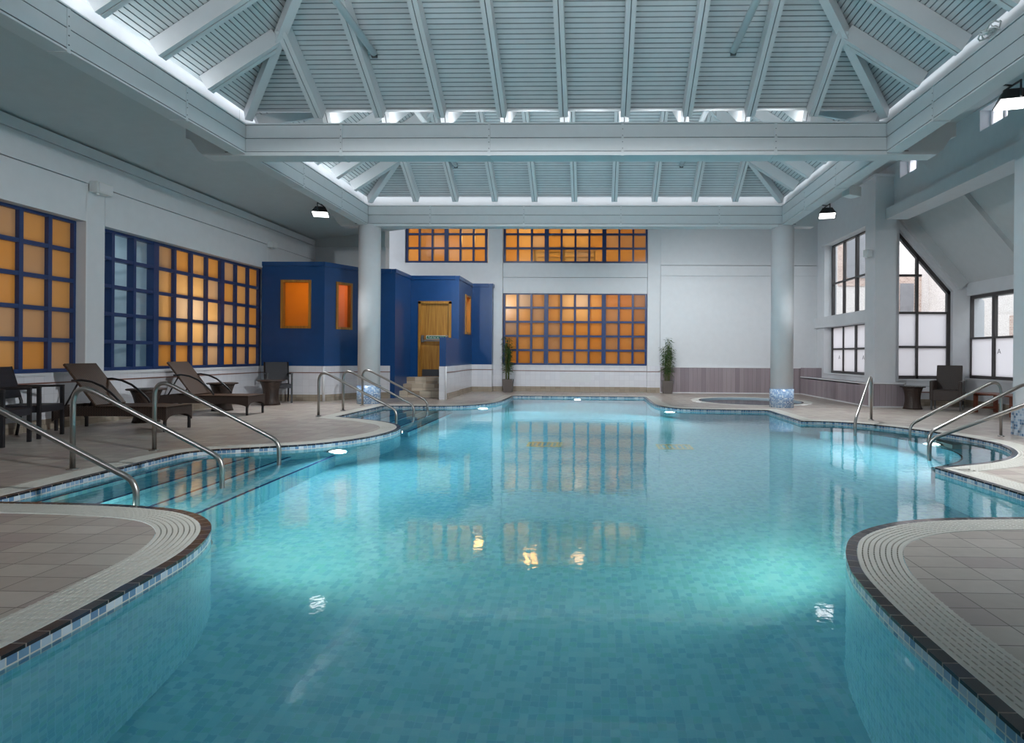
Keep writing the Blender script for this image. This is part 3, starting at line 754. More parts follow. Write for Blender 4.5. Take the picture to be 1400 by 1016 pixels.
for n_, b in (('panel', (XS, XS+.3, Y0, 14.25, 0, .62)), ('lintel', (XS, XS+.3, Y0, 14.25, 2.52, 3.1)), ('panel', (XS, XS+.3, 14.0, 14.25, .62, 2.52)), ('panel', (XS, XS+.3, Y0, 6.5, .62, 2.52))):
    wallbox(n_, *b, parent=sd)
mb = MB(); mb.box(XS-.012, XS, Y0, 13.95, 0, .15); mb.build('base_tiles', M['base_tile'], sd)
mb = MB(); mb.box(XS-.03, XS+.2, 6.5, 13.95, .6, .64); mb.build('sill', M['trim_white'], sd)
wframe('window_12', (XS+.12, 6.5, 0), (0, 1, 0), 7.5, .64, 2.52, [(7.5-.82*k-.02, .09) for k in range(1, 9)], [1.55], 'row of dark framed windows with frosted lower panes in the side of the right bay', M['grey_frame'], frost_below=1.55)
emblem(8.608, 13.0, 1.2, 'y', 'window_12')
mb = MB(); A = [(6.6, slope(6.6)), (XS+.3, slope(XS+.3))]
n = 0; mb.v += [(6.75, Y0, slope(6.75)), (8.8, Y0, slope(8.8)), (8.8, 14.25, slope(8.8)), (6.75, 14.25, slope(6.75)), (6.75, Y0, slope(6.75)+.15), (8.8, Y0, slope(8.8)+.15), (8.8, 14.25, slope(8.8)+.15), (6.75, 14.25, slope(6.75)+.15)]
for q in ((3, 2, 1, 0), (4, 5, 6, 7), (0, 1, 5, 4), (1, 2, 6, 5), (2, 3, 7, 6), (3, 0, 4, 7)): mb.face(q)
struct(mb.build('ceiling_bay', M['paint_warm']), 'sloping white ceiling of the right bay')
for k, y in enumerate((11.9, 9.2, 6.5)):
    mb = MB(); mb.bar((6.9, y, slope(6.9)-.05), (XS, y, slope(XS)-.05), .16, .12, (1.18, 0, 1)); struct(mb.build('trim_%d' % (5+k), M['paint_warm']))
# front and closing walls behind the camera
wallbox('wall_near', -8.3, 8.9, Y0-.3, Y0, 0, 7, label='wall behind the viewpoint')

# outside: neighbouring building seen through the right windows
nbd = empty('building', (0, 0, 0), label='pale roughcast building with brick surrounds outside the right windows', cat='building')
mb = MB(); mb.box(12.6, 13.0, 2, 30, -.5, 5.2); mb.box(6.9, 12.8, 23., 23.4, -.5, 6.2); mb.build('wall', M['roughcast'], nbd)
for b in ((9.2, 10.7, 22.95, 23.0, 3.8, 6.0), (11.2, 12.3, 22.95, 23, 1.9, 4.2), (12.55, 12.6, 14.5, 18.5, 1.6, 2.4)):
    mb = MB(); mb.box(*b); mb.build('brick_surround', M['brick'], nbd)
for b in ((9.5, 10.4, 22.9, 22.95, 4.1, 5.8), (11.5, 12.0, 22.9, 22.95, 2.2, 3.9), (12.5, 12.55, 15.0, 16.0, 1.2, 2.2)):
    mb = MB(); mb.box(*b); mb.build('window_pane', M['grey_pane'], nbd)
mb = MB(); mb.box(8.85, 13, -3, 24, -.3, -.05); struct(mb.build('floor_outside', M['paving']), 'paved yard outside the right windows')
mb = MB(); mb.box(6.95, 8.9, 14.3, 24, -.3, -.05); struct(mb.build('floor_outside_rear', M['paving']))

# ------------------------------------------------------------------ columns
for (x, lab) in ((-5.03, 'round pale column with mosaic foot on the left beside three handrails'), (4.1, 'round pale column with mosaic foot on the right beside the spa pool')):
    o = empty('column', (x, 13.25, 0), label=lab); o['kind'] = 'structure'
    mb = MB(); mb.lathe([(.238, .4), (.238, 3.96)], 48); mb.build('shaft', M['paint'], o)
    mb = MB(); mb.lathe([(.255, 0), (.255, .40)], 48, uvs=True, smooth=True); mb.build('mosaic_foot', M['mosaic_col'], o)
o = empty('column', (6.06, 8.35, 0), label='square pale pier with notices at the right edge'); o['kind'] = 'structure'
mb = MB(); mb.box(0, .5, 0, .5, .4, 4.4); mb.build('shaft', M['paint'], o)
mb = MB(); mb.box(-.015, .515, -.015, .515, 0, .4); ft = mb.build('mosaic_foot', uv_tiles('pier_mosaic', .04, .04, [(0, B((88, 122, 156))), (.3, B((140, 166, 190))), (.6, B((176, 192, 206)))], B((190, 198, 206)), .004, src='Wall'), o)
ft.rotation_euler = (0, 0, 0)

# ------------------------------------------------------------------ beams
XBL, XBR = -5.0, 4.03        # inner faces
TB = .27
def beam_y(y0, x0, x1, joints, label, end_l=.87, end_r=.95):
    """beam running along X, front face at y0"""
    o = empty('ceiling_beam', (0, y0, 0), label=label); o['kind'] = 'structure'
    xa, xb = x0-end_l, x1+end_r
    # core with chamfered stub ends
    prof = [(xa, 4.36), (xa, 4.17), (xa+.07, 4.15), (xa+.18, 3.985), (xa+.26, 3.918), (xb-.26, 3.918), (xb-.18, 3.985), (xb-.07, 4.15), (xb, 4.17), (xb, 4.36)]
    mb = MB(); k = len(prof)
    mb.v += [(x, .012, z) for x, z in prof]+[(x, TB-.012, z) for x, z in prof]
    mb.face(tuple(range(k))); mb.face(tuple(reversed(range(k, 2*k))))
    for i in range(k):
        j = (i+1) % k; mb.face((j, i, k+i, k+j))
    mb.build('core', M['board'], o)
    # face boards either side with a shadow groove, split at the joints
    xs = [x0]+joints+[x1]
    for yy in ((0., .014), (TB-.014, TB)):
        mb = MB()
        for a, b in zip(xs[:-1], xs[1:]):
            mb.box(a+.012, b-.012, yy[0]-.0, yy[1], 4.165, 4.345); mb.box(a+.012, b-.012, yy[0], yy[1], 3.975, 4.155)
        mb.build('face_board', M['board'], o)
    mb = MB(); mb.box(x0-.3, x1+.3, .01, TB-.01, 3.965, 3.9749); mb.box(x0, x1, .008, TB-.008, 4.3451, 4.352); mb.box(x0, x1, .01, .013, 4.154, 4.166); mb.build('shadow_groove', M['gap'], o)
    mb = MB(); mb.box(x0, x1, -.012, TB+.012, 4.352, 4.372); mb.box(x0-.0, x1+.0, -.004, TB+.004, 3.912, 3.965); mb.build('edge_lip', M['board'], o)
    for j in joints:
        mb = MB(); mb.box(j-.018, j+.018, -.012, TB+.012, 3.904, 4.35); mb.build('joint_strap', M['board'], o)
        mb = MB()
        for q in range(4): mb.box(j-.005, j+.005, -.016, -.012, 4.0+.09*q, 4.01+.09*q)
        mb.build('bolt', M['gap'], o)
    return o
beam_y(8.42, XBL, XBR, [-3.62, -1.51, .37, 2.5], 'near cross beam spanning the hall above the pool')
beam_y(13.07, XBL, XBR, [-3.63, -1.57, .55, 2.68], 'far cross beam resting on the two round columns')
beam_y(3.77, XBL, XBR, [-3.6, -1.5, .4, 2.5], 'cross beam overhead closest to the viewpoint')
def beam_x(x_in, side, label, joints):
    """beam running along Y; inner face x_in; side -1 left, +1 right"""
    o = empty('ceiling_beam', (x_in, 0, 0), label=label); o['kind'] = 'structure'
    TB = .2
    a, b = sorted((side*.014, side*(TB))); ya, yb = -3.0, 13.42
    mb = MB(); mb.box(a, b, ya, yb, 3.95, 4.36); mb.build('core', M['board'], o)
    cuts = [-3.0]+joints+[13.07]
    c0, c1 = sorted((0, side*.014)); mb = MB()
    for p, q in zip(cuts[:-1], cuts[1:]):
        mb.box(c0, c1, p+.008, q-.008, 4.165, 4.345); mb.box(c0, c1, p+.008, q-.008, 3.975, 4.155)
    mb.build('face_board', M['board'], o)
    l0_, l1_ = sorted((-side*.006, side*TB)); mb = MB(); mb.box(l0_, l1_, ya, 13.07, 3.94, 3.96); mb.box(l0_, l1_, ya, 13.07, 4.355, 4.372); mb.build('edge_lip', M['board'], o)
    g0, g1 = sorted((side*.010, side*.014)); mb = MB(); mb.box(g0, g1, ya, 13.07, 4.153, 4.167); mb.box(g0, g1, ya, 13.07, 3.96, 3.975); mb.box(g0, g1, ya, 13.07, 4.345, 4.355); mb.build('shadow_groove', M['gap'], o)
    for j in joints:
        s0_, s1_ = sorted((-side*.003, side*TB)); mb = MB(); mb.box(s0_, s1_, j-.02, j+.02, 3.932, 4.35); mb.build('joint_strap', M['board'], o)
        mb = MB()
        for q in range(4): u0_, u1_ = sorted((-side*.006, -side*.003)); mb.box(u0_, u1_, j-.005, j+.005, 4.0+.09*q, 4.01+.09*q)
        mb.build('bolt', M['gap'], o)
    return o
beam_x(XBL, -1, 'left lengthwise beam running towards the far left column', [1., 3.0, 5.55, 7.2, 10.15, 11.7])
beam_x(XBR, 1, 'right lengthwise beam running towards the far right column', [1., 3.0, 5.3, 7.3, 10.2, 11.7])

# ------------------------------------------------------------------ aisle ceilings
mb = MB()
mb.v += [(XL-.3, Y0, 4.2), (XBL-.2, Y0, 4.52), (XBL-.2, 16.3, 4.52), (XL-.3, 16.3, 4.2)]; mb.face((3, 2, 1, 0))
struct(mb.build('ceiling_left_aisle', M['paint_warm']), 'smooth grey ceiling over the left aisle')
mb = MB(); mb.box(XBL-.3, XBL-.2, Y0, 13.4, 4.3, 4.7); mb.box(XBR+.2, 6.9, Y0, 18.5, 5.40, 5.5); mb.box(XBR+.14, XBR+.2, Y0, 13.6, 4.36, 5.4); mb.box(XBL-.3, 6.9, 13.3, 18.5, 5.58, 5.68); mb.box(XBL-.2, XBR+.3, 13.36, 13.42, 4.36, 5.6)
mb.box(-8, XBL-.15, 13.3, 18.5, 5.58, 5.68)
struct(mb.build('ceiling_right_aisle', M['paint_warm']), 'flat pale ceiling over the right aisle')

# ------------------------------------------------------------------ corrugated hip roofs
TS = .64; ZE = 4.60
def roof_bay(ya, yb, idx):
    """hipped roof over the opening; eaves ya, yb (Y) and the inner beam faces (X)"""
    xa, xb = XBL-.1, XBR+.1; ya -= .17; yb += .17
    hw = (yb-ya)/2; ym = (ya+yb)/2
    P = .056; G = .012; D = .014
    mb = MB()
    n = int(hw/P)
    def ring(s): return xa+s, xb-s, ya+s, yb-s, ZE+TS*s
    # per face, ribs parallel to the eave; each rib: wide pan + recessed dark groove
    for k in range(n+1):
        s0 = k*P; s1 = min(hw, s0+P-G); s2 = min(hw, s0+P)
        if s1 <= s0: break
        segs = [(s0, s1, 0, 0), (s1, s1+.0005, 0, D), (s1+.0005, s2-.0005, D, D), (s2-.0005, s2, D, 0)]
        for p, q, dp, dq in segs:
            if p >= hw: continue
            A = ring(p); Bq = ring(min(q, hw))
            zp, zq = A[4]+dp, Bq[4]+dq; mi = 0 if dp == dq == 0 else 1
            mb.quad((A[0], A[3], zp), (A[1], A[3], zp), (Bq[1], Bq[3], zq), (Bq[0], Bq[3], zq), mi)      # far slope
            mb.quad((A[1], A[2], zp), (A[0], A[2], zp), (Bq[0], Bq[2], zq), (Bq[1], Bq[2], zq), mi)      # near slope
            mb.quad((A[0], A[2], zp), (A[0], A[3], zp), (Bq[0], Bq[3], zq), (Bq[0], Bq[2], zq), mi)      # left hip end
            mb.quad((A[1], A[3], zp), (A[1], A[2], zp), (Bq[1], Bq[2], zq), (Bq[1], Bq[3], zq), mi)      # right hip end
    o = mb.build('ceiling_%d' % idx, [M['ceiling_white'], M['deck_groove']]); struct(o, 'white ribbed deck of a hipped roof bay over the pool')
    mb = MB(); mb.box(xa, xb, ya-.05, ya+.01, 4.615, 4.69); struct(mb.build('ceiling_valley_%d' % idx, M['ceiling_white']))
    mb = MB(); mb.box(xa-.25, xa-.09, ya, yb, 4.375, 4.64); mb.box(xb+.09, xb+.25, ya, yb, 4.375, 4.64); struct(mb.build('ceiling_curb_%d' % idx, M['ceiling_white']))
    # rafters
    rf = empty('rafters_%d' % idx, label='painted double plank rafters of a hipped roof bay'); rf['kind'] = 'structure'; rf.name = 'ceiling_rafters'
    dz = -.13; W = .125; HH = .2
    def rafter(a, b, nrm_, w=W):
        mb = MB(); a = Vector(a); b = Vector(b); d_ = (b-a).normalized(); sd_ = d_.cross(Vector(nrm_)).normalized()
        for sgn in (-1, 1): mb.bar(a+sd_*sgn*(w/4+.003), b+sd_*sgn*(w/4+.003), w/2-.006, HH, nrm_)
        mb.bar(a, b, .008, HH-.02, nrm_, 1)
        mb.build('rafter', [M['board'], M['gap']], rf)
    def pt_(x, y):
        s = min(x-xa, xb-x, y-ya, yb-y); return (x, y, ZE+TS*s+dz)
    for k in range(-4, 5):
        x = -.465+.872*k
        yl = max(0, min(hw, min(x-xa, xb-x)))
        rafter(pt_(x, yb-.1), pt_(x, yb-yl), (0, TS, 1)) if yl < hw else rafter(pt_(x, yb-.1), (x, ym, ZE+TS*hw+dz), (0, TS, 1))
        rafter(pt_(x, ya+.1), pt_(x, ya+yl), (0, -TS, 1)) if yl < hw else rafter(pt_(x, ya+.1), (x, ym, ZE+TS*hw+dz), (0, -TS, 1))
    for k in (-1.5, -.5, .5, 1.5):
        y = ym+.86*k
        xl = max(.1, min(y-ya, yb-y))
        rafter(pt_(xa+.1, y), (xa+xl, y, ZE+TS*xl+dz), (-TS, 0, 1)); rafter(pt_(xb-.1, y), (xb-xl, y, ZE+TS*xl+dz), (TS, 0, 1))
    for (cx, sx) in ((xa, 1), (xb, -1)):
        for (cy, sy) in ((ya, 1), (yb, -1)):
            a = (cx+sx*.1, cy+sy*.1, ZE+TS*.1+dz-.03); b = (cx+sx*hw, cy+sy*hw, ZE+TS*hw+dz-.03)
            mb = MB(); mb.bar(a, b, .1, .16, (-sx*TS, -sy*TS, 1)); mb.build('hip_rafter', M['board'], rf)
    mb = MB(); mb.bar((xa+hw, ym, ZE+TS*hw+dz), (xb-hw, ym, ZE+TS*hw+dz), .12, .24); mb.build('ridge_beam', M['board'], rf)
    # round tie struts between the slopes
    for x in (-2.93, 1.77):
        yy = ym+1.5; z = 5.06
        ts = empty('tie_strut', (x, ym, z)); ts['kind'] = 'structure'; ts['label'] = 'round white tie strut under a roof bay'
        mb = MB(); mb.tube([(0, -1.55, 0), (0, 1.55, 0)], .045, 14); mb.build('tube', M['board'], ts)
        for s in (-1, 1):
            mb = MB(); mb.box(-.035, .035, s*1.56-.02, s*1.56+.02, -.05, .06); mb.build('bracket', M['dark_plastic'], ts)
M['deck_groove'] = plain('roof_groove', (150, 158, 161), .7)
roof_bay(8.77, 13.07, 1); roof_bay(4.12, 8.42, 2); roof_bay(-.53, 3.77, 3)
mb = MB(); mb.box(XBL-.3, XBR+.3, Y0, -.55, 4.4, 4.5); struct(mb.build('ceiling_4', M['ceiling_white']))

# ------------------------------------------------------------------ handrails
def arcpts(c, r, a0, a1, n=8): return [(c[0]+r*math.cos(a0+(a1-a0)*i/n), c[1]+r*math.sin(a0+(a1-a0)*i/n)) for i in range(n+1)]
def fillet(P, rad, n=8):
    """rounds the corners of a 2D polyline"""
    out = [P[0]]
    for i in range(1, len(P)-1):
        a = Vector(P[i-1]); b = Vector(P[i]); c = Vector(P[i+1]); r = rad[i-1]
        u = (a-b).normalized(); w = (c-b).normalized(); ang = u.angle(w); t_ = r/math.tan(ang/2)
        p = b+u*t_; q = b+w*t_
        for k in range(n+1):
            s = k/n; out.append(tuple(p*(1-s)**2+b*2*s*(1-s)+q*s*s))
    out.append(P[-1]); return out
prof = fillet([(0, 0), (0, .86), (.55, .62), (1.38, .16), (1.43, -.55)], [.12, .6, .1])
prof = fillet([(0, 0), (0, .83), (1.42, .12), (1.42, -.55)], [.15, .17], 10)
hr = empty('handrail', (-4.87, 5.48, 0), label='stainless pool handrail over the near left steps, middle of the three', cat='handrail', group='handrails at the left pool steps')
mb = MB(); mb.tube([(s, 0, z) for s, z in prof], .0225, 14); mb.build('rail', M['steel'], hr)
mb = MB(); mb.lathe([(.05, 0), (.05, .008), (.03, .014)], 20); mb.build('flange', M['steel'], hr)
def rail(p, q, label):
    o = copy_tree(hr); o.location = (*p, 0); o['label'] = label
    d = Vector(q)-Vector(p); o.rotation_euler.z = math.atan2(d.y, d.x); o.scale.x = d.length/1.42
    return o
rail((-4.88, 4.45), (-3.46, 4.45), 'stainless pool handrail entering from the left edge of the photo, nearest')
rail((-4.93, 6.6), (-3.5, 6.58), 'stainless pool handrail at the near left steps, in front of the second lounger')
rail((-4.85, 10.43), (-3.46, 10.4), 'stainless pool handrail at the far left steps, nearest of its three')
rail((-4.86, 11.48), (-3.47, 11.45), 'stainless pool handrail at the far left steps, middle of its three')
rail((-4.92, 12.6), (-3.5, 12.5), 'stainless pool handrail at the far left steps, in front of the round column foot')
G2 = 'handrails at the right pool bay'
for p, q, lb in (((4.87, 10.68), (4.05, 9.42), 'stainless pool handrail standing alone before the plank bench on the right'),
                 ((5.74, 8.62), (4.62, 8.9), 'stainless pool handrail at the right bay, farther one of the close group'),
                 ((5.82, 8.1), (4.4, 8.0), 'stainless pool handrail at the right bay, upper one crossing the right edge'),
                 ((5.35, 6.7), (4.02, 7.3), 'stainless pool handrail at the right bay, lowest and nearest one')):
    o = rail(p, q, lb); o['group'] = G2

# ------------------------------------------------------------------ furniture
def make_lounger():
    o = empty('sun_lounger', label='', cat='sun lounger', group='wicker loungers on the left deck')
    # local: foot end at x=0, head towards -x, y from 0 to .55
    W = .54; ZT_ = .35
    mb = MB(); mb.box(-1.03, 0, .0, W, ZT_-.03, ZT_); mb.build('seat', M['wicker_seat'], o, .008)
    # skirts with arched lower edge
    mb = MB(); n = 24
    for y in (0., W-.02):
        for k in range(n):
            a = k/n; b = (k+1)/n; xa_ = -1.6*a; xb_ = -1.6*b
            fa = ZT_-.14-.07*(abs(2*a-1)**6); fb = ZT_-.14-.07*(abs(2*b-1)**6)
            base = len(mb.v); mb.v += [(xa_, y, fa), (xb_, y, fb), (xb_, y, ZT_-.005), (xa_, y, ZT_-.005), (xa_, y+.02, fa), (xb_, y+.02, fb), (xb_, y+.02, ZT_-.005), (xa_, y+.02, ZT_-.005)]
            for q in ((0, 1, 2, 3), (7, 6, 5, 4), (0, 4, 5, 1), (3, 2, 6, 7)): mb.face(tuple(base+i for i in q))
    for k in range(n):
        a = k/n; b = (k+1)/n; ya_ = W*a; yb_ = W*b
        fa = ZT_-.13-.09*(abs(2*a-1)**5); fb = ZT_-.13-.09*(abs(2*b-1)**5)
        for x in (0.0, -1.6):
            base = len(mb.v); mb.v += [(x, ya_, fa), (x, yb_, fb), (x, yb_, ZT_-.005), (x, ya_, ZT_-.005), (x-.02, ya_, fa), (x-.02, yb_, fb), (x-.02, yb_, ZT_-.005), (x-.02, ya_, ZT_-.005)]
            for q in ((0, 1, 2, 3), (7, 6, 5, 4), (0, 4, 5, 1), (3, 2, 6, 7)): mb.face(tuple(base+i for i in q))
    mb.build('skirt', M['wicker'], o)
    mb = MB(); mb.bar((-1.0, W/2, ZT_+.0), (-1.46, W/2, .93), W, .035, (1, 0, .6)); mb.build('backrest', M['wicker_seat'], o, .01)
    for y in (.06, W-.06): mb = MB(); mb.tube([(-1.3, y, .66), (-1.5, y, .3)], .012, 8); mb.build('back_stay', M['black_frame'], o)
    for y in (.01, W-.01):
        ap = [(-1.34, y, .70), (-1.2, y, .71), (-1.05, y, .685), (-.9, y, .62), (-.78, y, .53), (-.66, y, .42), (-.62, y, .36)]
        mb = MB(); mb.tube(ap, .016, 10); mb.build('armrest', M['black_frame'], o)
    for (x, y) in ((-.03, .02), (-.03, W-.02), (-1.57, .02), (-1.57, W-.02)):
        mb = MB(); mb.bar((x, y, 0), (x, y, .26), .03, .03, (1, 0, 0)); mb.build('leg', M['black_frame'], o)
    return o
lg = make_lounger(); lg.location = (-5.92, 8.14, 0); lg['label'] = 'brown wicker sun lounger with raised back beside the black chairs, nearer one'
l2_ = copy_tree(lg); l2_.location = (-6.08, 10.38, 0); l2_['label'] = 'brown wicker sun lounger with raised back between two wicker tables, farther one'

def make_table(label, rt=.27, rb=.19, rw=.15, h=.53, wick='wicker'):
    o = empty('side_table', label=label, cat='side table')
    pr = []
    for k in range(13):
        s = k/12
        r = rw+(rb-rw)*max(0, 1-s/.45)**2 + (rt*.8-rw)*max(0, (s-.45)/.55)**2
        pr.append((r, s*(h-.025)))
    mb = MB(); mb.lathe(pr, 32); mb.build('pedestal', M[wick], o)
    mb = MB(); mb.lathe([(rt-.01, h-.025), (rt, h-.015), (rt, h-.005), (rt-.01, h)], 36); mb.build('table_top', M[wick], o)
    return o
tb = make_table('flared wicker side table between the two loungers'); tb.location = (-7.08, 9.3, 0); tb['group'] = 'flared wicker side tables on the left deck'
for p, lb in (((-7.12, 11.3), 'flared wicker side table behind the farther lounger'), ((-6.9, 12.62), 'flared wicker side table in front of the lone black chair')):
    c = copy_tree(tb); c.location = (*p, 0); c['label'] = lb
rt_ = make_table('hourglass wicker table with glass top beside the wicker armchair', rt=.25, rb=.19, rw=.15, h=.49); rt_.location = (6.84, 13.08, 0)
mb = MB(); mb.lathe([(.36, .492), (.362, .496), (.36, .5)], 40); gt = mb.build('glass_top', M['clear'], rt_)

def make_chair():
    o = empty('armchair', cat='chair', group='black woven chairs on the left deck')
    # local: facing +x, width along y
    W = .52; Dp = .5; SH = .42
    mb = MB(); mb.box(-Dp/2, Dp/2, -W/2+.03, W/2-.03, SH-.09, SH); mb.build('seat', M['rattan_black'], o, .01)
    mb = MB(); mb.bar((-Dp/2+.02, 0, .5), (-Dp/2-.1, 0, .9), W-.06, .03, (1, 0, .25)); mb.build('backrest', M['rattan_black'], o, .008)
    for y in (-W/2+.02, W/2-.02):
        mb = MB(); mb.bar((Dp/2-.02, y, 0), (Dp/2-.02, y, .64), .035, .035, (1, 0, 0)); mb.build('leg', M['black_frame'], o)
        mb = MB(); mb.tube([(-Dp/2-.03, y, 0), (-Dp/2+.02, y, .3), (-Dp/2+.02, y, .45), (-Dp/2-.1, y, .9)], .018, 8); mb.build('leg', M['black_frame'], o)
        mb = MB(); mb.bar((-Dp/2-.03, y, .645), (Dp/2, y, .65), .045, .028); mb.build('armrest', M['black_frame'], o, .006)
        mb = MB(); mb.lathe([(.014, 0), (.014, .012)], 10, (Dp/2-.02, y, -.001)); mb.build('foot_cap', M['white_plastic'], o)
    return o
ch = make_chair(); ch.location = (-7.03, 6.83, 0); ch.rotation_euler.z = .28; ch['label'] = 'black woven armchair cut by the left edge of the photo'
c = copy_tree(ch); c.location = (-7.26, 7.53, 0); c.rotation_euler.z = .26; c['label'] = 'black woven armchair between the other black chair and the nearer lounger'
c = copy_tree(ch); c.location = (-7.05, 13.2, 0); c.rotation_euler.z = -.95; c['label'] = 'black woven armchair alone in front of the blue cabin'

def make_wicker_armchair():
    o = empty('armchair', (7.5, 12.95, 0), math.atan2(-.8, -.6), 'dark brown wicker armchair with high back beside the glass topped table', 'chair')
    W = .58; Dp = .56
    mb = MB(); mb.box(-Dp/2, Dp/2, -W/2+.05, W/2-.05, .2, .42); mb.build('seat', M['wicker'], o, .015)
    mb = MB(); mb.bar((-Dp/2+.06, 0, .3), (-Dp/2-.08, 0, .94), W-.1, .05, (1, 0, .2)); mb.build('backrest', M['wicker'], o, .015)
    for y in (-W/2+.03, W/2-.03):
        mb = MB(); mb.box(-Dp/2, Dp/2, y-.035, y+.035, .2, .62); mb.build('armrest', M['wicker'], o, .02)
        for x in (-Dp/2+.04, Dp/2-.04):
            mb = MB(); mb.bar((x, y, 0), (x, y, .22), .03, .03, (1, 0, 0)); mb.build('leg', M['black_frame'], o)
    return o
make_wicker_armchair()
wb = empty('wooden_bench', (7.72, 10.35, 0), label='low red brown wooden bench with slatted top behind the right handrails', cat='bench')
mb = MB()
for k in range(6): mb.box(.0+.088*k, .08+.088*k, 0, 2.2, .375, .4)
mb.box(.02, .5, .1, .15, .34, .375); mb.box(.02, .5, 2.05, 2.1, .34, .375); mb.build('slatted_top', M['mahogany'], wb)
for y in (.08, 1.02, 2.08):
    for x in (.05, .45):
        mb = MB(); mb.box(x-.03, x+.03, y-.03, y+.03, 0, .375); mb.build('leg', M['mahogany'], wb)
    mb = MB(); mb.box(.05, .45, y-.02, y+.02, .08, .12); mb.build('stretcher', M['mahogany'], wb)

# potted bamboo
def bamboo(x, y, label, seed, h=1.72):
    rnd = random.Random(seed)
    o = empty('potted_bamboo', (x, y, 0), label=label, cat='potted plant', group='potted bamboos by the far window')
    mb = MB(); 
    mb.v += [(-.12, -.12, 0), (.12, -.12, 0), (.12, .12, 0), (-.12, .12, 0), (-.16, -.16, .38), (.16, -.16, .38), (.16, .16, .38), (-.16, .16, .38)]
    for q in ((3, 2, 1, 0), (0, 1, 5, 4), (1, 2, 6, 5), (2, 3, 7, 6), (3, 0, 4, 7)): mb.face(q)
    mb.build('pot', M['pot'], o, .008)
    mb = MB(); mb.box(-.145, .145, -.145, .145, .33, .35); mb.build('soil', M['soil'], o)
    st = MB(); lf = MB()
    for k in range(13):
        a = rnd.uniform(0, 2*PI); r = rnd.uniform(.02, .1); hh = h*rnd.uniform(.72, 1.0)
        bx, by = r*math.cos(a), r*math.sin(a); tx, ty = bx*rnd.uniform(1.2, 2.0), by*rnd.uniform(1.2, 1.8)
        pts = [(bx+(tx-bx)*s, by+(ty-by)*s, .34+(hh-.34)*s) for s in (0, .25, .5, .75, 1)]
        st.tube(pts, [.008, .007, .006, .005, .003], 6)
        for q in range(62):
            s = rnd.uniform(.12, 1)**.8; cx = bx+(tx-bx)*s; cy = by+(ty-by)*s; cz = .34+(hh-.34)*s
            if cz < .62 and rnd.random() < .5: continue
            ln = rnd.uniform(.07, .13); az = rnd.uniform(0, 2*PI); el = rnd.uniform(-.7, .5); rr = rnd.uniform(.0, .09)
            d = Vector((math.cos(az)*math.cos(el), math.sin(az)*math.cos(el), math.sin(el)))
            b0 = Vector((cx, cy, cz))+Vector((d.x, d.y, 0))*rr; sd = d.cross(Vector((0, 0, 1))).normalized()*.015
            tip = b0+d*ln+Vector((0, 0, -.02)); mid = b0+d*ln*.4
            n = len(lf.v); lf.v += [tuple(b0), tuple(mid+sd), tuple(tip), tuple(mid-sd+Vector((0, 0, .002)))]; lf.face((n, n+1, n+2, n+3))
    st.build('stem', M['stem'], o); lf.build('foliage', M['leaf'], o)
bamboo(-2.56, 17.72, 'bamboo in a taupe square pot in front of the low amber window', 3)
bamboo(2.13, 17.62, 'bamboo in a taupe square pot in front of the lilac plank dado', 8, 1.68)

# ------------------------------------------------------------------ wall and beam fittings
def box_light(loc, rz, label, name='emergency_light', cat='emergency light', s=(.3, .14, .17)):
    o = empty(name, loc, rz, label, cat)
    mb = MB(); mb.box(-s[0]/2, s[0]/2, 0, s[1], -s[2]/2, s[2]/2); mb.build('housing', M['white_plastic'], o, .012)
    mb = MB(); mb.box(-s[0]/2+.02, s[0]/2-.02, -.012, .0, -s[2]/2+.02, s[2]/2-.02); mb.build('diffuser', M['trim_white'], o)
    mb = MB(); mb.tube([(-s[0]*.25, s[1]*.4, -s[2]/2), (-s[0]*.25, s[1]*.4, -s[2]/2-.03)], .02, 8); mb.build('sensor', M['white_plastic'], o)
    return o
box_light((XL+.16, 9.06, 3.62), PI/2, 'white emergency light box high on the left wall between the windows')
box_light((XL+.16, 13.98, 3.66), PI/2, 'small white emergency light box on the left wall above the blue cabin', s=(.2, .14, .14))
box_light((6.1, 13.5, 3.42), .3, 'small white emergency light box on the right pillar', s=(.16, .12, .16))
box_light((6.08, 8.26, 3.24), 0, 'white emergency light box on the pier at the right edge', s=(.3, .1, .19))
sp = empty('loudspeaker', (4.62, 11.0, 4.1), .5, 'grey wedge shaped box hanging beside the right roof beam', 'loudspeaker')
mb = MB(); mb.prism([(-.16, -.1), (.16, -.1), (.12, .1), (-.12, .1)], -.09, .09); mb.build('housing', M['white_plastic'], sp, .01)
mb = MB(); mb.box(-.02, .02, -.02, .02, .09, 1.3); mb.build('bracket', M['white_plastic'], sp)
sn = empty('sensor', (-3.42, 18.0, 4.98), label='small pale sensor box beneath the far cross beam at the upper window', cat='sensor')
mb = MB(); mb.box(-.16, .16, -.1, .04, -.06, .12); mb.build('housing', M['white_plastic'], sn, .01)

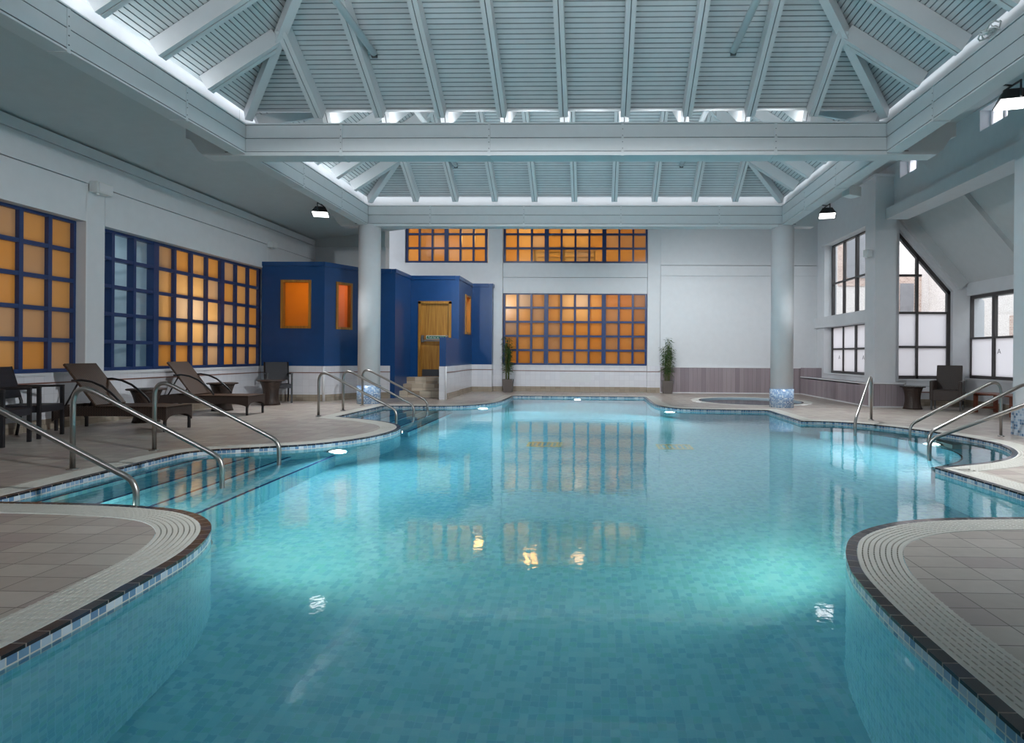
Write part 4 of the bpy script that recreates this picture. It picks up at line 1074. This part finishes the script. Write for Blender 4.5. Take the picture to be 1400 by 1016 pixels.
LIGHTS = []
def floodlight(x, y, z, aim, label, e=1., cone=1.7):
    o = empty('floodlight', (x, y, z), label=label, cat='floodlight', group='floodlights on the roof beams')
    d = (Vector(aim)-Vector((x, y, z))).normalized(); q = d.to_track_quat('-Z', 'Y'); Rm = q.to_matrix().to_4x4()
    mb = MB(); mb.v += [tuple(Rm @ Vector(p)) for p in ((-.16, -.12, 0), (.16, -.12, 0), (.16, .12, 0), (-.16, .12, 0), (-.09, -.07, .14), (.09, -.07, .14), (.09, .07, .14), (-.09, .07, .14))]
    for f in ((0, 1, 2, 3), (7, 6, 5, 4), (0, 4, 5, 1), (1, 5, 6, 2), (2, 6, 7, 3), (3, 7, 4, 0)): mb.face(f)
    mb.build('housing', M['dark_plastic'], o)
    mb = MB(); mb.box(-.145, .145, -.108, .108, -.012, -.001, M=Rm); mb.build('lens', M['lamp_white'], o)
    s = 1 if x < 0 else -1
    mb = MB(); mb.tube([(0, -.14, .02), (0, -.14, .2), (0, .14, .2), (0, .14, .02)], .012, 8); mb.tube([(0, 0, .2), (s*.47, 0, .24)], .012, 8); mb.build('bracket', M['dark_plastic'], o)
    L_ = bpy.data.lights.new('flood_lamp', 'SPOT'); L_.energy = FLOOD*e; L_.spot_size = cone; L_.spot_blend = .9; L_.shadow_soft_size = .2; L_.color = (.93, .97, 1)
    lo = bpy.data.objects.new('flood_lamp', L_); COL.objects.link(lo); lo.location = Vector((x, y, z))+d*.06; lo.rotation_euler = q.to_euler()
FLOOD = 1100
floodlight(-5.66, 12.2, 3.97, (-5.4, 11.3, 0), 'bright white floodlight on the left beam near the far column', .35)
floodlight(4.66, 12.2, 3.95, (4.4, 11.3, 0), 'bright white floodlight on the right beam near the far column', .35)
floodlight(4.66, 6.85, 3.96, (4.5, 6.2, 0), 'bright white floodlight on the right beam at the upper right corner', .6)
floodlight(4.66, 1.5, 3.96, (-7.7, 10, 2.2), 'fill floodlight added on the right beam behind the viewpoint', 1.9, 1.6)  # unseen pair of floods added to brighten the walls and columns ahead
floodlight(-5.66, 1.5, 3.96, (5.5, 12, 1.8), 'fill floodlight added on the left beam behind the viewpoint', 1.5, 1.6)
floodlight(-2.6, 13.75, 4.2, (-3.0, 17.6, .5), 'fill floodlight added on the back of the far cross beam, left one', .2, 2.2)  # hidden pair added behind the beam to brighten the far wall
floodlight(1.8, 13.75, 4.2, (3.2, 17.8, .3), 'fill floodlight added on the back of the far cross beam, right one', .32, 2.2)

# unseen uplighters added on the beams for even roof light, tilted towards the middle of each roof bay
def fill_uplight(x, y, L_len, rz, e, label, up=.8):
    o = empty('fill_uplight', (x, y, 4.385), rz, label, 'uplighter', 'fill uplighters added on the beams')
    mb = MB(); mb.box(-L_len/2, L_len/2, -.02, .03, -.012, -.002); mb.build('tray', M['white_plastic'], o)
    A = bpy.data.lights.new('fill_uplight_lamp', 'AREA'); A.shape = 'RECTANGLE'; A.size = L_len*.95; A.size_y = .07; A.energy = e; A.color = (.93, .97, 1)
    lo = bpy.data.objects.new('fill_uplight_lamp', A); COL.objects.link(lo)
    R_ = Matrix.Rotation(rz, 4, 'Z'); d = R_ @ Vector((0, 1, up))
    lo.location = Vector((x, y, 4.40)); lo.rotation_euler = d.to_track_quat('-Z', 'Y').to_euler()
UP = 30
for ya, yb in ((8.77, 13.07), (4.12, 8.42), (-.53, 3.77)):
    for x in [-.465+.872*(k+.5) for k in (-4, -3, -2, -1, 0, 1, 2, 3)]: fill_uplight(x, ya-.125, .46, 0, UP/4, 'slim white fill uplighter added on top of a cross beam', .45)
    fill_uplight(XBL-.165, (ya+yb)/2, 2.6, -PI/2, 6, 'slim white fill uplighter added on top of the left beam', .08); fill_uplight(XBR+.165, (ya+yb)/2, 2.6, PI/2, 6, 'slim white fill uplighter added on top of the right beam', .08)

# underwater lamps
UW = 135
def pool_lamp(x, y, nx, ny, z=-.38, e=None, label='', col=(.9, .97, 1.)):
    n = Vector((nx, ny, 0)).normalized()
    o = empty('underwater_light', (x, y, z), math.atan2(n.y, n.x), label, 'pool light', 'round underwater lights in the pool wall')
    mb = MB(); mb.tube([(0, 0, 0), (.03, 0, 0)], .11, 24); mb.build('bezel', M['steel'], o)
    mb = MB(); mb.tube([(.03, 0, 0), (.036, 0, 0)], .085, 24); mb.build('lens', M['lamp_pool'], o)
    L_ = bpy.data.lights.new('pool_lamp', 'SPOT'); L_.energy = e or UW; L_.spot_size = 2.7; L_.spot_blend = .8; L_.shadow_soft_size = .08; L_.color = col
    lo = bpy.data.objects.new('pool_lamp', L_); COL.objects.link(lo); lo.location = (x+n.x*.12, y+n.y*.12, z)
    lo.rotation_euler = Vector((n.x, n.y, -.25)).to_track_quat('-Z', 'Y').to_euler()
pool_lamp(-3.22, 7.36, .8, -.6, label='underwater light in the curved wall right of the near left steps')
pool_lamp(-2.98, 9.14, 1, .3, label='underwater light below the tip of the middle left promontory')
pool_lamp(-2.52, 13.17, .8, -.6, label='underwater light in the curved wall near the far left corner')
pool_lamp(-.45, 16.1, 0, -1, label='underwater light in the middle of the far pool end')
pool_lamp(1.67, 12.76, -.8, -.6, label='underwater light near the right potted bamboo')
pool_lamp(4.74, 8.4, -1, -.1, z=-.32, label='underwater light in the small ledge of the right bay')
pool_lamp(-2.64, 3.97, .6, .8, z=-.45, e=40, col=(1, .97, .7), label='underwater light below the nearest left promontory')
pool_lamp(-3.6, 4.245, 0, 1, z=-.3, e=14, col=(1, .98, .86), label='added underwater light brightening the near left pool steps')  # hidden lamp added to light the dark steps
pool_lamp(1.76, 3.9, -.6, .8, z=-.45, e=40, col=(1, .97, .7), label='underwater light below the nearest right promontory')
pool_lamp(-2.13, .6, 1, .1, z=-.45, e=14, label='underwater light in the left pool wall below the viewpoint')
pool_lamp(1.26, .6, -1, .1, z=-.45, e=14, label='underwater light in the right pool wall below the viewpoint')
for (x, y, lb) in ((-.75, 9.1, 'pale rectangular grating on the pool floor, left one'), (1.2, 9.0, 'pale rectangular grating on the pool floor, right one')):
    o = empty('floor_grating', (x, y, DEPTH), label=lb, cat='grating', group='gratings on the pool floor')
    mb = MB(); mb.box(-.26, .26, -.2, -.16, 0, .02); mb.box(-.26, .26, .16, .2, 0, .02); mb.box(-.26, -.22, -.16, .16, 0, .02); mb.box(.22, .26, -.16, .16, 0, .02)
    for k in range(6): mb.box(-.2+.075*k, -.17+.075*k, -.16, .16, 0, .012)
    mb.build('frame', plain('cream_grate', (222, 206, 150), .5) if 'cream_grate' not in bpy.data.materials else bpy.data.materials['cream_grate'], o)

# notices on the pier
def notice(z0, z1, mat, label, body=None, tm=None, border=None, size=.07):
    o = empty('notice', (6.12, 8.345, 0), label=label, cat='sign', group='notices on the right pier')
    if border: mb = MB(); mb.box(-.01, .37, -.008, 0, z0-.012, z1+.012); mb.build('border', border, o)
    mb = MB(); mb.box(0, .36, -.014, -.002, z0, z1); mb.build('panel', mat, o)
    if body: 
        for k, (bz, tx) in enumerate(body): text(tx, size, (.07, -.017, bz), (PI/2, 0, 0), tm, o)
notice(1.86, 2.22, M['trim_white'], 'white framed depth notice topmost on the pier', [(2.11, '1.'), (1.94, '1.')], M['black_frame'], M['grey_frame'], .1)
notice(1.61, 1.80, plain('yellow_panel', (196, 186, 40), .4), 'yellow notice second from the top on the pier')
notice(1.36, 1.5, plain('brown_panel', (76, 54, 50), .4), 'dark brown notice third from the top on the pier')
notice(.84, 1.26, plain('black_panel', (40, 42, 48), .4), 'black notice with fine lines lowest on the pier', border=M['steel'])

mb = MB()
for k in range(10): mb.box(6.16, 6.44, 8.328, 8.331, 1.2-.035*k, 1.208-.035*k)
o = [q for q in bpy.data.objects if q.get('label', '').startswith('black notice')][0]; ln_ = mb.build('ruled_lines', M['white_plastic'], o); ln_.location = -o.location
# cable coil lying on the right beam
cb = MB(); rnd = random.Random(4); pts = []
for k in range(60):
    a = k*.5; pts.append((.05*math.cos(a)+rnd.uniform(-.01, .01), .1*math.sin(a)+k*.002, .04+.5*.05*math.sin(a*.37)+rnd.uniform(-.02, .02)))
cb.tube(pts, .008, 6); o = cb.build('cable', M['white_plastic']); o.location = (XBR+.0, 6.2, 4.42); tag(o, 'loose coil of grey cable lying on the right roof beam', 'cable')

# made-up shelf standing in for a dark blurred shape in the upper room
sh = empty('standin_shelf', (-1.6, 19.4, 3.35), label='slatted shelf standing in for a dark blurred shape behind the bright upper window', cat='shelving')
mb = MB()
for z in (.55, .72, .89, 1.06, 1.23): mb.box(-.4, 1.6, 0, .5, z, z+.05)
mb.build('shelf', M['grey_pane'], sh); mb = MB(); mb.box(-.4, -.35, 0, .5, 0, 1.3); mb.box(1.55, 1.6, 0, .5, 0, 1.3); mb.box(.55, .6, 0, .5, 0, 1.3); mb.build('upright', M['dark_plastic'], sh)

# lamps in the rooms behind the windows
def warm(x, y, z, e, r=.2, col=(1, .88, .7)):
    L_ = bpy.data.lights.new('room_lamp', 'POINT'); L_.energy = e; L_.shadow_soft_size = r; L_.color = col
    lo = bpy.data.objects.new('room_lamp', L_); COL.objects.link(lo); lo.location = (x, y, z); return lo
def warm_area(loc, rot, sx, sy, e, col=(1, .87, .7)):
    L_ = bpy.data.lights.new('room_panel', 'AREA'); L_.shape = 'RECTANGLE'; L_.size = sx; L_.size_y = sy; L_.energy = e; L_.color = col
    lo = bpy.data.objects.new('room_panel', L_); COL.objects.link(lo); lo.location = loc; lo.rotation_euler = rot; return lo
warm_area((-9.9, 7.0, 1.9), (0, -PI/2, 0), 2.6, 3.6, 15)
warm_area((-9.9, 12.4, 1.9), (0, -PI/2, 0), 2.6, 3.2, 10)
warm(-8.4, 11.6, 1.95, 9); warm(-8.4, 12.3, 1.5, 4)
warm_area((-9.5, 9.85, 3.35), (0, 0, 0), 1.4, 1.2, 9, (.8, .92, 1))
warm_area((-.6, 21.3, 1.9), (PI/2, 0, PI), 4.6, 2.6, 15)
warm(-.5, 18.8, 2.72, 7); warm(-2.5, 18.8, 2.7, 6); warm(.7, 19.6, 2.75, 8, col=(1, .4, .08))
warm_area((-2.2, 21.3, 4.5), (PI/2, 0, PI), 7.4, 1.8, 26)
warm(-3.7, 19.2, 4.9, 14); warm(-2.0, 19.0, 5.2, 16); warm(-.5, 18.9, 5.2, 14)
# cabin lamp
warm(-6.6, 14.6, 2.6, 14, col=(1, .85, .62)); warm(-4.4, 17.2, 2.6, 16, col=(1, .87, .7))

# ------------------------------------------------------------------ sky and render settings
w = bpy.data.worlds.new('sky'); S.world = w; w.use_nodes = True
bg = w.node_tree.nodes['Background']; bg.inputs[0].default_value = (.86, .9, .97, 1); bg.inputs[1].default_value = 2.5
S.view_settings.view_transform = 'Standard'; S.view_settings.look = 'None'; S.view_settings.gamma = 1; S.view_settings.exposure = .52
S.cycles.use_denoising = True; S.cycles.max_bounces = 10; S.cycles.diffuse_bounces = 5; S.cycles.glossy_bounces = 4; S.cycles.transmission_bounces = 6; S.cycles.transparent_max_bounces = 10
S.cycles.sample_clamp_indirect = 4; S.cycles.caustics_reflective = False; S.cycles.caustics_refractive = True
